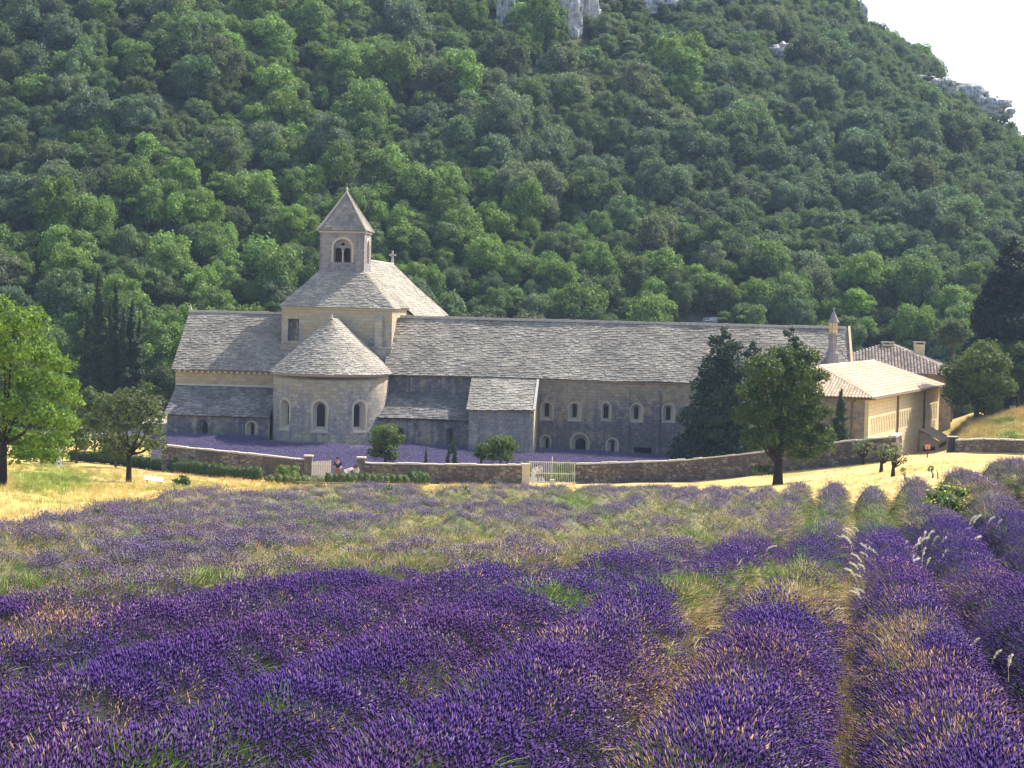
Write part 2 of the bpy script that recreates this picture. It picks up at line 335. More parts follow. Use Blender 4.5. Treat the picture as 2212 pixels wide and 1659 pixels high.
# ------------------------------------------------------------------ foliage meshes
def leaf_quads(pts, nrm, size, jit=.7, asp=1.6):
    """one bent-less leaf quad per point, facing mostly along nrm"""
    n = len(pts); nn = nrm + RS.normal(0, jit, (n, 3)); nn /= np.linalg.norm(nn, axis=1, keepdims=True) + 1e-9
    r = RS.normal(0, 1, (n, 3)); a = np.cross(nn, r); a /= np.linalg.norm(a, axis=1, keepdims=True) + 1e-9; b = np.cross(nn, a)
    s = (size * (.6 + .8 * RS.rand(n)))[:, None] if np.isscalar(size) else (size * (.6 + .8 * RS.rand(n)))[:, None]
    a = a * s * .5 * asp ** .5; b = b * s * .5 / asp ** .5
    V = np.stack([pts - a, pts - b * 1.0, pts + a, pts + b], 1).reshape(-1, 3)
    Fc = np.arange(n * 4).reshape(n, 4); return V, Fc
def blob_crown(blobs, dens, size, seed=0, core=.72, jit=.75, under=.35):
    """blobs: (x,y,z,rx,ry,rz). leaves scattered in the outer shell of every lobe, an added dark core inside to block light"""
    rs = np.random.RandomState(seed); VV = []; FF = []; CC = []; base = 0
    B = np.array(blobs, float)
    for (x, y, z, rx, ry, rz) in blobs:
        n = int(dens * (rx * ry + ry * rz + rx * rz) * 4.19); d = rs.normal(0, 1, (n, 3)); d /= np.linalg.norm(d, axis=1, keepdims=True)
        keep = (d[:, 2] > -.35) | (rs.rand(n) < under); d = d[keep]; n = len(d)
        rr = 1 + .22 * np.sin(d[:, 0] * 7 + x * 3) * np.sin(d[:, 1] * 6 + y * 5) * np.cos(d[:, 2] * 5 + z) - .32 * rs.rand(n) ** 1.5 + .12 * (rs.rand(n) > .93)
        p = np.array([x, y, z]) + d * rr[:, None] * np.array([rx, ry, rz])
        ins = np.zeros(n, bool)
        for q in B:
            if q[0] == x and q[1] == y and q[2] == z: continue
            ins |= (((p - q[:3]) / (q[3:] * .8)) ** 2).sum(1) < 1
        p = p[~ins]; d = d[~ins]
        V, Fc = leaf_quads(p, d / np.array([rx, ry, rz]) * min(rx, ry, rz), size, jit)
        VV.append(V); FF.append(Fc + base); base += len(V)
        cl = vnoise(p[:, 0] * 1.0 + p[:, 2], p[:, 1] + p[:, 2] * .7, max(.35, rx * .35), seed)
        CC.append(np.clip(.15 + .5 * rs.rand(len(p)) + .5 * (cl - .3), 0, 1))
    V = np.concatenate(VV); Fc = np.concatenate(FF); c = np.concatenate(CC)
    # cores: added dark shapes that stop light leaking through the crown
    ico_v, ico_f = ICO
    tv = []; tf = []
    for (x, y, z, rx, ry, rz) in blobs:
        k = rs.uniform(.85, 1.05, len(ico_v))[:, None]
        tv.append(ico_v * np.array([rx, ry, rz]) * core * k + np.array([x, y, z])); tf.append(ico_f + base); base += len(ico_v)
    tf = np.concatenate(tf); tf = np.concatenate([tf, tf[:, 2:3]], 1)
    return np.concatenate([V] + tv), Fc, tf, c
bm = bmesh.new(); bmesh.ops.create_icosphere(bm, subdivisions=2, radius=1); ICO = (np.array([v.co for v in bm.verts]), np.array([[v.index for v in f.verts] for f in bm.faces])); bm.free()
def crown_mesh(name, blobs, dens, size, mat_, seed=0, core=.72, jit=.75, under=.35):
    V, Fq_, Ft, c = blob_crown(blobs, dens, size, seed, core, jit, under)
    # quads for leaves, triangles (as degenerate-free list) for core
    me = bpy.data.meshes.new(name); nq = len(Fq_); ntf = len(Ft)
    loops = np.concatenate([Fq_.ravel(), Ft[:, :3].ravel()]).astype(np.int32)
    me.vertices.add(len(V)); me.vertices.foreach_set('co', V.astype(np.float32).ravel())
    me.loops.add(len(loops)); me.loops.foreach_set('vertex_index', loops)
    me.polygons.add(nq + ntf); me.polygons.foreach_set('loop_start', np.concatenate([np.arange(nq) * 4, nq * 4 + np.arange(ntf) * 3]).astype(np.int32))
    try: me.polygons.foreach_set('loop_total', np.concatenate([np.full(nq, 4), np.full(ntf, 3)]).astype(np.int32))
    except Exception: pass
    at = me.attributes.new('rnd', 'FLOAT_COLOR', 'FACE'); cc = np.concatenate([c, np.full(ntf, .3)])
    at.data.foreach_set('color', np.stack([cc, cc, cc, np.ones_like(cc)], 1).astype(np.float32).ravel())
    me.materials.append(mat_); me.update(calc_edges=True); return me
def lobes(rs, n, R, H, z0, flat=.8, r0=.38, r1=.55):
    """n lobes arranged over a crown of radius R, height H standing at z0"""
    out = [(0, 0, z0 + H * .5, R * .7, R * .7, H * .42)]
    for i in range(n):
        a = i * 2.4 + rs.rand(); t = (i + .5) / n; e = t * 2 - 1
        rad = R * (1 - .35 * abs(e) ** 2) * math.sqrt(max(0, 1 - (e * .8) ** 2)) * .68
        r = R * rs.uniform(r0, r1)
        out.append((rad * math.cos(a), rad * math.sin(a), z0 + H * (.5 + e * .36) + rs.uniform(-.1, .1) * R, r, r, r * flat * rs.uniform(.85, 1.1)))
    return out

# ------------------------------------------------------------------ instancing helper (stuff only)
def template(name, meshes):
    c = bpy.data.collections.new(name)
    for i, me in enumerate(meshes): c.objects.link(bpy.data.objects.new('%s_%02d' % (name, i), me))
    return c
_GN = {}
def gn_group(coll):
    if coll.name in _GN: return _GN[coll.name]
    g = bpy.data.node_groups.new('scatter_' + coll.name, 'GeometryNodeTree')
    g.interface.new_socket('Geometry', in_out='INPUT', socket_type='NodeSocketGeometry'); g.interface.new_socket('Geometry', in_out='OUTPUT', socket_type='NodeSocketGeometry')
    i = g.nodes.new('NodeGroupInput'); o = g.nodes.new('NodeGroupOutput'); ip = g.nodes.new('GeometryNodeInstanceOnPoints')
    ci = g.nodes.new('GeometryNodeCollectionInfo'); ci.inputs['Collection'].default_value = coll; ci.inputs['Separate Children'].default_value = True; ci.inputs['Reset Children'].default_value = True
    ip.inputs['Pick Instance'].default_value = True
    def na(n, t):
        a = g.nodes.new('GeometryNodeInputNamedAttribute'); a.data_type = t; a.inputs['Name'].default_value = n; return a.outputs[0]
    L_ = g.links.new
    L_(i.outputs[0], ip.inputs['Points']); L_(ci.outputs[0], ip.inputs['Instance']); L_(na('idx', 'INT'), ip.inputs['Instance Index'])
    L_(na('rot', 'FLOAT_VECTOR'), ip.inputs['Rotation']); L_(na('scl', 'FLOAT_VECTOR'), ip.inputs['Scale']); L_(ip.outputs[0], o.inputs[0])
    _GN[coll.name] = g; return g
def scatter(name, coll, pts, idx_, rot, scl, tint, parent=None):
    me = bpy.data.meshes.new(name); n = len(pts); me.vertices.add(n); me.vertices.foreach_set('co', np.asarray(pts, np.float32).ravel())
    a = me.attributes.new('idx', 'INT', 'POINT'); a.data.foreach_set('value', np.asarray(idx_, np.int32))
    a = me.attributes.new('rot', 'FLOAT_VECTOR', 'POINT'); a.data.foreach_set('vector', np.asarray(rot, np.float32).ravel())
    s = np.asarray(scl, np.float32); s = np.stack([s] * 3, 1) if s.ndim == 1 else s
    a = me.attributes.new('scl', 'FLOAT_VECTOR', 'POINT'); a.data.foreach_set('vector', s.ravel())
    a = me.attributes.new('tint', 'FLOAT_COLOR', 'POINT'); a.data.foreach_set('color', np.concatenate([tint, np.ones((n, 1))], 1).astype(np.float32).ravel())
    o = mobj(name, me, parent); md = o.modifiers.new('scatter', 'NODES'); md.node_group = gn_group(coll); o['kind'] = 'stuff'; return o

# ================================================================== THE ABBEY (local frame: x along the facade, y away, z up)
AO = (0, 168., 0); AR = -math.radians(4.5)
def stones(mb, b0, b1, t0, t1, course=.23, sw=.32, th=.055, rnd=random.Random(3), base=True):
    """courses of overlapping slabs on the roof plane bottom edge b0-b1, top edge t0-t1"""
    b0, b1, t0, t1 = map(Vector, (b0, b1, t0, t1)); nrm = (b1 - b0).cross(t0 - b0)
    if nrm.length < 1e-6: nrm = (b1 - b0).cross(t1 - b0)
    nrm.normalize()
    if nrm.z < 0: nrm = -nrm
    H = max((t0 - b0).length, (t1 - b1).length) if (t0 - t1).length > .01 else ((t0 + t1) / 2 - (b0 + b1) / 2).length
    nc = max(1, int(H / course)); pt = lambda s, t: (b0.lerp(b1, s)).lerp(t0.lerp(t1, s), t)
    if base: mb.add([q - nrm * .09 for q in (b0, b1, t1, t0)], [(0, 1, 2, 3)], .1)
    sag = lambda q: q + nrm * (.16 * (float(vnoise(q.x + q.y * .7, q.z, 3.4, 5)) - .5))
    for i in range(nc):
        ta = i / nc; tb = min(1, (i + 1.35) / nc); wd = (pt(0, ta) - pt(1, ta)).length
        if wd < .15: continue
        s = -rnd.random() * .5 * sw / wd; last = 0
        while s < 1:
            s2 = s + sw * rnd.uniform(.6, 1.6) / wd; a, b = max(0, s), min(1, s2); s = s2
            if b - a < .02 * sw / wd: continue
            g = .012 / wd; dt = rnd.uniform(-.18, .1) / nc; h = th * rnd.uniform(.6, 1.5); c = rnd.random() ** 1.0
            p = [sag(q) for q in (pt(a + g, max(ta + dt, -.01)), pt(b - g, max(ta + dt * rnd.uniform(.6, 1.2), -.01)), pt(b - g, tb), pt(a + g, tb))]
            q = [p[0] + nrm * h, p[1] + nrm * h * rnd.uniform(.8, 1.1), p[2] + nrm * .012, p[3] + nrm * .012]
            mb.add([p[0], p[1], q[0], q[1], q[2], q[3]], [(0, 1, 3, 2), (2, 3, 4, 5), (0, 2, 5), (1, 4, 3)], c)
def cone_stones(mb, cx, cy, R, z0, z1, a0, a1, course=.23, sw=.32, th=.055, seed=4):
    rnd = random.Random(seed); H = math.hypot(R, z1 - z0); nc = int(H / course); sl = math.atan2(z1 - z0, R)
    def pt(a, t, h=0):
        r = R * (1 - t) + h * math.sin(sl); z = z0 + (z1 - z0) * t + h * math.cos(sl); return (cx + r * math.sin(a), cy - r * math.cos(a), z)
    for i in range(nc):
        ta = i / nc; tb = min(1, (i + 1.35) / nc); r = R * (1 - ta); wd = max(.3, r * (a1 - a0)); k = max(4, int(wd / sw)); off = rnd.random()
        ed = [a0 + (a1 - a0) * (j + (rnd.uniform(-.3, .3) if 0 < j < k else 0)) / k for j in range(k + 1)]
        for j in range(k):
            a, b = ed[j] + .01 / max(r, .1), ed[j + 1] - .01 / max(r, .1); dt = rnd.uniform(-.18, .1) / nc; h = th * rnd.uniform(.6, 1.5)
            t_ = max(-.01, ta + dt)
            mb.add([pt(a, t_), pt(b, t_), pt(a, t_, h), pt(b, t_, h), pt(b, tb, .012), pt(a, tb, .012)], [(0, 1, 3, 2), (2, 3, 4, 5), (0, 2, 5), (1, 4, 3)], rnd.random())
    vs = [pt(a0 + (a1 - a0) * j / 30, 0) for j in range(31)] + [pt(0, 1)]; mb.add(vs, [(j, j + 1, 31) for j in range(30)], .1)
def outline(cx, z0, w_, h, arch=True, n=9):
    """closed outline of an opening; z0 sill, total height h"""
    if not arch: return [(cx - w_ / 2, z0), (cx + w_ / 2, z0), (cx + w_ / 2, z0 + h), (cx - w_ / 2, z0 + h)]
    r = w_ / 2; zs = z0 + h - r; return [(cx - r, z0), (cx + r, z0)] + [(cx + r * math.cos(PI * k / n), zs + r * math.sin(PI * k / n)) for k in range(n + 1)]
def inpoly(x, y, poly):
    c = False; j = len(poly) - 1
    for i in range(len(poly)):
        if (poly[i][1] > y) != (poly[j][1] > y) and x < (poly[j][0] - poly[i][0]) * (y - poly[i][1]) / (poly[j][1] - poly[i][1]) + poly[i][0]: c = not c
        j = i
    return c
def wall_panel(outer, holes, mapf, grid=0):
    pts = [Vector(p) for p in outer]; edges = [(i, (i + 1) % len(outer)) for i in range(len(outer))]
    for h in holes:
        b = len(pts); pts += [Vector(p) for p in h]; edges += [(b + i, b + (i + 1) % len(h)) for i in range(len(h))]
    if grid:
        xs = [p[0] for p in outer]; zs = [p[1] for p in outer]
        x = min(xs) + grid
        while x < max(xs) - grid * .3:
            z = min(zs)
            while z <= max(zs) + 1e-6:
                if inpoly(x, min(max(z, min(zs) + 1e-3), max(zs) - 1e-3), outer) and not any(inpoly(x, z, h) for h in holes): pts.append(Vector((x, z)))
                z += max(.4, grid * 1.5)
            x += grid
    v, e, f, *_ = delaunay_2d_cdt(pts, edges, [], 0, 1e-5)
    fs = []
    for t in f:
        cx = sum(v[i][0] for i in t) / len(t); cz = sum(v[i][1] for i in t) / len(t)
        if inpoly(cx, cz, outer) and not any(inpoly(cx, cz, h) for h in holes): fs.append(tuple(t))
    return [mapf(p[0], p[1], 0) for p in v], fs
def add_window(parent, mapf, o_out, o_in, depth, matr, pane_mat, ring=.0, sill=False, name='window', grille=False):
    """splayed reveal from outline o_out on the wall face to o_in at 'depth', pane behind; optional proud ring of dressed stone"""
    mb = MB(); n = len(o_out); mb.add([mapf(x, z, 0) for x, z in o_out] + [mapf(x, z, depth) for x, z in o_in], [(i, (i + 1) % n, n + (i + 1) % n, n + i) for i in range(n)])
    if ring:
        cx = sum(p[0] for p in o_out) / n; cz = sum(p[1] for p in o_out) / n
        def off(p):
            d = Vector((p[0] - cx, p[1] - cz)); d.normalize(); return (p[0] + d.x * ring, p[1] + d.y * ring)
        o2 = [off(p) for p in o_out]
        mb.add([mapf(x, z, -.03) for x, z in o_out] + [mapf(x, z, -.03) for x, z in o2] + [mapf(x, z, 0.02) for x, z in o2] + [mapf(x, z, 0.02) for x, z in o_out],
               [(i, (i + 1) % n, n + (i + 1) % n, n + i) for i in range(1, n)] + [(n + i, n + (i + 1) % n, 2 * n + (i + 1) % n, 2 * n + i) for i in range(1, n)] + [(3 * n + i, 3 * n + (i + 1) % n, (i + 1) % n, i) for i in range(1, n)])
    w_ = mb.build(name, matr, parent)
    if sill:
        x0 = o_out[0][0] - .12; x1 = o_out[1][0] + .12; z = o_out[0][1]; s_ = MB(); q = [mapf(x, zz, d) for d in (-.12, .05) for zz in (z - .14, z) for x in (x0, x1)]
        s_.add(q, [(0, 1, 3, 2), (2, 3, 7, 6), (0, 4, 5, 1), (0, 2, 6, 4), (1, 5, 7, 3)]); s_.build('sill', M['pale'], w_)
    p_ = MB(); p_.add([mapf(x, z, depth - .01) for x, z in o_in], [tuple(range(n))]); p_.build('pane' if pane_mat is M['glass'] else 'dark_opening', pane_mat, w_)
    if grille:
        g_ = MB(); xs = [p[0] for p in o_in]; zs = [p[1] for p in o_in]; x0, x1, z0, z1 = min(xs), max(xs), min(zs), max(zs)
        for k in range(1, 3): x = x0 + (x1 - x0) * k / 3; g_.add([mapf(x - .012, z0, depth - .04), mapf(x + .012, z0, depth - .04), mapf(x + .012, z1 - .05, depth - .04), mapf(x - .012, z1 - .05, depth - .04)], [(0, 1, 2, 3)])
        for k in range(1, 7): z = z0 + (z1 - z0) * k / 7; g_.add([mapf(x0, z - .012, depth - .045), mapf(x1, z - .012, depth - .045), mapf(x1, z + .012, depth - .045), mapf(x0, z + .012, depth - .045)], [(0, 1, 2, 3)])
        g_.build('leading', M['darkmetal'], w_)
    return w_
flat = lambda dd: (lambda x, z, d: (x, dd + d, z))

church = empty('abbey_church', AO, AR); tag(church, 'old grey stone abbey church with round apse, stone slab roofs and square bell tower', 'church')
dorm = empty('dormitory_wing', AO, AR); tag(dorm, 'long stone wing with slab roof and two rows of small arched windows', 'building')
SIDE = -10.55   # where the church meets the wing
# --- transept wall (left), roofs
mb = MB(); v, f = wall_panel([(-28.9, 1.2), (-19.9, 1.2), (-19.9, 7.55), (-28.9, 7.55)], [], flat(0)); mb.add(v, f)
mb.add([(-28.9, 0, 1.2), (-28.9, 11.2, 1.2), (-28.9, 11.2, 7.6), (-28.9, 5.6, 12.15), (-28.9, 0, 7.6)], [(0, 4, 3, 2, 1)])
mb.add([(-28.9, 11.2, 1.2), (-20, 11.2, 1.2), (-20, 11.2, 7.6), (-28.9, 11.2, 7.6)], [(0, 3, 2, 1)]); mb.build('transept_wall', M['wall'], church)
mb = MB()
for k in range(18): x = -28.6 + k * .5; mb.box(x, x + .2, -.22, .02, 7.22, 7.42)
mb.box(-29.0, -19.9, -.25, .03, 7.42, 7.53); mb.build('cornice', M['pale'], church)
mb = MB(); stones(mb, (-29.2, -.38, 7.5), (-18.8, -.38, 7.5), (-29.1, 5.6, 12.35), (-18.8, 5.6, 12.35), rnd=random.Random(1)); stones(mb, (-18.8, 11.5, 7.5), (-29.2, 11.5, 7.5), (-18.8, 5.6, 12.35), (-29.1, 5.6, 12.35), .6, .8, rnd=random.Random(2)); mb.build('transept_roof', M['slab'], church)
mb = MB(); x = -29.2
while x < -20.4: mb.box(x, x + .62, 5.42, 5.78, 12.32 + random.uniform(-.01, .01), 12.53 + random.uniform(-.02, .02)); x += .65
rc = mb.build('ridge_course', M['coping'], church)
mb = MB(); mb.lathe([(.16, 0), (.12, .15), (.05, .35), (.01, .62)], (-29.05, 5.6, 12.5), 8); mb.build('finial', M['pale'], church)
# --- chapel under the transept (lean-to)
mb = MB(); hl = [outline(-25.7, 2.1, .95, 1.35), outline(-21.55, 1.8, .85, 1.55)]
v, f = wall_panel([(-28.75, 1.2), (-20.0, 1.2), (-20.0, 3.85), (-28.75, 3.85)], hl, flat(-3.2)); mb.add(v, f)
mb.add([(-28.75, -3.2, 1.2), (-28.75, 0, 1.2), (-28.75, 0, 6.05), (-28.75, -3.2, 3.85)], [(0, 3, 2, 1)]); mb.build('chapel_wall', M['lowwall'], church)
add_window(church, flat(-3.2), hl[0], outline(-25.6, 2.3, .45, .85), .5, M['lowwall'], M['dark'], .1)
add_window(church, flat(-3.2), hl[1], outline(-21.55, 1.95, .25, 1.2), .5, M['pale'], M['dark'], .1)
mb = MB(); stones(mb, (-28.95, -3.55, 3.78), (-19.95, -3.55, 3.78), (-28.8, 0, 6.15), (-19.95, 0, 6.15), rnd=random.Random(5)); mb.build('chapel_roof', M['slab_dark'], church)
mb = MB(); mb.box(-28.85, -20.0, -.14, .03, 6.12, 6.28); mb.build('flashing_course', M['coping'], church)
# --- apse
CX, CY, RA = -15.25, -1.5, 4.78; TH0, TH1 = -PI / 2, PI / 2
def apse_map(s, z, d): a = s / RA; r = RA - d; return (CX + r * math.sin(a), CY - r * math.cos(a), z)
wl = [outline(RA * math.radians(t), 2.95, 1.15, 2.45, n=9) for t in (-41, 0, 41)]
mb = MB(); v, f = wall_panel([(RA * TH0, 1.0), (RA * TH1, 1.0), (RA * TH1, 7.62), (RA * TH0, 7.62)], wl, apse_map, .45); mb.add(v, f, .5)
for sx in (-1, 1): mb.add([(CX + sx * RA, CY, 1.0), (CX + sx * RA, .05, 1.0), (CX + sx * RA, .05, 7.62), (CX + sx * RA, CY, 7.62)], [(0, 1, 2, 3)] if sx > 0 else [(3, 2, 1, 0)])
mb.build('apse_wall', M['apse'], church, True)
for t in (-41, 0, 41):
    s = RA * math.radians(t); add_window(church, apse_map, outline(s, 2.95, 1.15, 2.45), outline(s, 3.3, .74, 1.85), .6, M['pale'], M['glass'], .2, True, grille=True)
mb = MB(); mb.lathe([(RA + .03, 7.38), (RA + .22, 7.5), (RA + .24, 7.62), (RA - .1, 7.63)], (CX, CY, 0), 48); mb.build('apse_cornice', M['pale'], church)
mb = MB(); cone_stones(mb, CX, CY, 5.12, 7.6, 12.15, -PI / 2, PI / 2)
stones(mb, (CX - 5.12, 4.0, 7.6), (CX - 5.12, CY, 7.6), (CX, 4.0, 12.15), (CX, CY, 12.15), rnd=random.Random(8)); stones(mb, (CX + 5.12, CY, 7.6), (CX + 5.12, 4.0, 7.6), (CX, CY, 12.15), (CX, 4.0, 12.15), rnd=random.Random(9))
mb.build('apse_roof', M['slab_pale'], church); mb = MB(); mb.lathe([(.2, 0), (.11, .18), (.01, .45)], (CX, CY, 12.1), 8); mb.build('apse_finial', M['pale'], church)
# --- crossing drum
D0, D1, DL, DR = 2.3, 12.0, -20.25, -10.65
mb = MB(); hw = [outline(-19.2, 10.1, .95, 1.9, False)]
v, f = wall_panel([(DL, 8.0), (DR, 8.0), (DR, 13.1), (DL, 13.1)], hw, flat(D0)); mb.add(v, f)
mb.add([(DR, D0, 8), (DR, D1, 8), (DR, D1, 13.1), (DR, D0, 13.1)], [(0, 1, 2, 3)]); mb.add([(DL, D0, 8), (DL, D1, 8), (DL, D1, 13.1), (DL, D0, 13.1)], [(3, 2, 1, 0)]); mb.build('drum_wall', M['drum'], church)
add_window(church, flat(D0), hw[0], outline(-19.2, 10.15, .9, 1.8, False), .45, M['tower'], M['lowwall'])
mb = MB(); mb.box(DL - .12, -17.6, D0 - .55, D0, 9.62, 9.76); mb.box(DL - .05, -17.9, D0 - .45, D0, 8.6, 9.62); mb.build('drum_ledge', M['drum'], church); mb = MB(); mb.box(-12.6, DR + .12, D0 - .6, D0, 9.62, 9.78); mb.box(-12.45, DR + .05, D0 - .5, D0, 8.2, 9.62); mb.build('drum_ledge', M['drum'], church)
mb = MB(); mb.box(-12.05, -11.45, D0 - .55, D0, 9.78, 12.1); mb.add([(-12.1, D0 - .6, 12.1), (-11.4, D0 - .6, 12.1), (-11.4, D0, 12.45), (-12.1, D0, 12.45), (-12.1, D0, 12.1), (-11.4, D0, 12.1)], [(0, 1, 2, 3), (0, 3, 4), (1, 5, 2)]); mb.build('buttress', M['drum'], church)
mb = MB(); mb.box(DL - .1, DR + .12, D0 - .12, D0 + .05, 12.92, 13.08); mb.box(DR - .03, DR + .12, D0, D1, 12.92, 13.08); mb.build('drum_cornice', M['pale'], church)
TL, TR, T0, T1 = -17.62, -13.68, 5.5, 9.42
mb = MB(); E0, E1, F0, F1 = DL - .22, DR + .25, D0 - .22, D1 + .2; zt = 16.25
stones(mb, (E0, F0, 13.08), (E1, F0, 13.08), (TL, T0, zt), (TR, T0, zt), rnd=random.Random(10)); stones(mb, (E1, F0, 13.08), (E1, F1, 13.08), (TR, T0, zt), (TR, T1, zt), rnd=random.Random(11)); stones(mb, (E0, F1, 13.08), (E0, F0, 13.08), (TL, T1, zt), (TL, T0, zt), .5, .6, rnd=random.Random(12))
mb.build('drum_roof', M['slab_pale'], church)
# --- bell tower
mb = MB(); zc = 15.6; TZ = 19.62
op = outline(-15.6, 17.0, 1.62, 2.05, n=12); v, f = wall_panel([(TL, zc), (TR, zc), (TR, TZ), (TL, TZ)], [op], flat(T0)); mb.add(v, f)
mapr = lambda x, z, d: (TR - d, x, z); op2 = outline((T0 + T1) / 2, 17.0, 1.62, 2.05, n=12)
v, f = wall_panel([(T0, zc), (T1, zc), (T1, TZ), (T0, TZ)], [op2], mapr); mb.add(v, f)
mb.add([(TL, T0, zc), (TL, T1, zc), (TL, T1, TZ), (TL, T0, TZ)], [(3, 2, 1, 0)]); mb.add([(TL, T1, zc), (TR, T1, zc), (TR, T1, TZ), (TL, T1, TZ)], [(3, 2, 1, 0)])
mb.add([(TL, T0 + .02, TZ), (TR - .02, T0 + .02, TZ), (TR - .02, T1, TZ), (TL, T1, TZ)], [(0, 1, 2, 3)])
tower = mb.build('bell_tower', M['tower'], church)
for nm, mp, c in (('belfry_window', flat(T0), -15.6), ('belfry_window', mapr, (T0 + T1) / 2)):
    o_ = outline(c, 17.0, 1.62, 2.05, n=12); mb = MB(); n = len(o_); mb.add([mp(x, z, 0) for x, z in o_] + [mp(x, z, .5) for x, z in o_], [(i, (i + 1) % n, n + (i + 1) % n, n + i) for i in range(n)])
    cx_, cz_ = c, 18.0; o2 = [(c + (x - c) * 1.2, 17.0 + (z - 17.0) * (1.1 if z > 17.1 else 1)) for x, z in o_]
    mb.add([mp(x, z, -.04) for x, z in o_] + [mp(x, z, -.04) for x, z in o2] + [mp(x, z, .02) for x, z in o2], [(i, (i + 1) % n, n + (i + 1) % n, n + i) for i in range(1, n)] + [(n + i, n + (i + 1) % n, 2 * n + (i + 1) % n, 2 * n + i) for i in range(1, n)])
    bw = mb.build(nm, M['pale'], church)
    small = [outline(c - .38, 17.0, .58, 1.3, n=8), outline(c + .38, 17.0, .58, 1.3, n=8), [(c + .17 * math.cos(k * PI / 5), 18.6 + .17 * math.sin(k * PI / 5)) for k in range(10)]]
    mb = MB(); inn = outline(c, 17.005, 1.6, 2.03, n=12); v, f = wall_panel(inn, [[(x, max(z, 17.02)) for x, z in s_] for s_ in small], lambda x, z, d: mp(x, z, .22)); mb.add(v, f); mb.build('tracery', M['tower'], bw)
    mb = MB(); q = mp(c, 17.0, .2); mb.lathe([(.1, 0), (.12, .06), (.075, .12), (.07, .85), (.12, .98), (.14, 1.05)], q, 10); mb.build('colonnette', M['pale'], bw)
bell = MB(); bell.lathe([(.02, .62), (.16, .6), (.22, .45), (.26, .2), (.36, .02), (.37, 0)], (-15.65, 7.4, 17.55), 14); bell.tube([(-16.6, 7.4, 18.2), (-14.7, 7.4, 18.2)], [.05, .05]); bell.build('bell', M['darkmetal'], church)
mb = MB(); mb.box(TL - .1, TR + .1, T0 - .1, T1 + .1, 19.6, 19.78); mb.build('tower_cornice', M['pale'], church)
A = (-15.65, 7.46, 23.3); q0, q1, q2, q3 = (TL - .2, T0 - .2, 19.78), (TR + .2, T0 - .2, 19.78), (TR + .2, T1 + .2, 19.78), (TL - .2, T1 + .2, 19.78)
mb = MB()
for a_, b_ in ((q0, q1), (q1, q2), (q2, q3), (q3, q0)): stones(mb, a_, b_, A, A, .3, .4, .04, random.Random(13))
mb.build('spire', M['slab'], church)
mb = MB()
for q in (q0, q1, q2, q3): mb.tube([q, A], [.11, .07], 5)
mb.build('hip_ribs', M['pale'], church); mb = MB(); mb.lathe([(.14, -.1), (.08, .15), (.14, .22), (.03, .4), (.01, .75)], A, 8); mb.build('tower_finial', M['pale'], church)
# --- nave behind
NL, NR, NA = -21.7, -9.75, -15.72
mb = MB(); mb.box(NL + .3, NR - .3, 11, 37.6, 1, 12.25); mb.add([(NL + .3, 37.6, 12.25), (NR - .3, 37.6, 12.25), (NA, 37.6, 17.3)], [(0, 2, 1)]); mb.add([(NL + .3, 12, 12.25), (NR - .3, 12, 12.25), (NA, 12, 17.3)], [(0, 1, 2)]); mb.build('nave_wall', M['drum'], church)
mb = MB(); stones(mb, (NR, 12.0, 12.25), (NR, 38, 12.25), (NA, 9.3, 17.5), (NA, 38, 17.5), .3, .5, rnd=random.Random(14)); stones(mb, (NL, 38, 12.25), (NL, 12, 12.25), (NA, 38, 17.5), (NA, 9.3, 17.5), .6, .8, rnd=random.Random(15)); mb.build('nave_roof', M['slab_pale'], church)
mb = MB(); y_ = 9.5
while y_ < 37.8: mb.box(NA - .16, NA + .16, y_, y_ + .6, 17.46, 17.62); y_ += .63
mb.build('nave_ridge_course', M['coping'], church)
mb = MB(); mb.box(NA - .12, NA + .12, 37.6, 37.85, 17.5, 18.0); mb.box(NA - .09, NA + .09, 37.65, 37.8, 18.0, 18.9); mb.box(NA - .36, NA + .36, 37.65, 37.8, 18.35, 18.55); mb.build('stone_cross', M['pale'], church)
# --- lean-to right of the apse
mb = MB(); hl = [outline(-9.0, 1.75, .75, 1.5), outline(-4.75, 1.9, .75, 1.5)]
v, f = wall_panel([(-11.6, .8), (-3.1, .8), (-3.1, 4.05), (-11.6, 4.05)], hl, flat(-3.2)); mb.add(v, f); v, f = wall_panel([(-11, .8), (-3, .8), (-3, 7.55), (-11, 7.55)], [], flat(0)); mb.add(v, f); mb.build('side_chapel_wall', M['lowwall'], church)
for c_, z_ in ((-9.0, 1.75), (-4.75, 1.9)): add_window(church, flat(-3.2), outline(c_, z_, .75, 1.5), outline(c_, z_ + .15, .26, 1.1), .45, M['lowwall'], M['dark'], .12)
mb = MB(); stones(mb, (-11.7, -3.55, 4.0), (-3.1, -3.55, 4.0), (-11.7, 0, 6.0), (-3.1, 0, 6.0), rnd=random.Random(16)); mb.build('side_chapel_roof', M['slab_dark'], church)
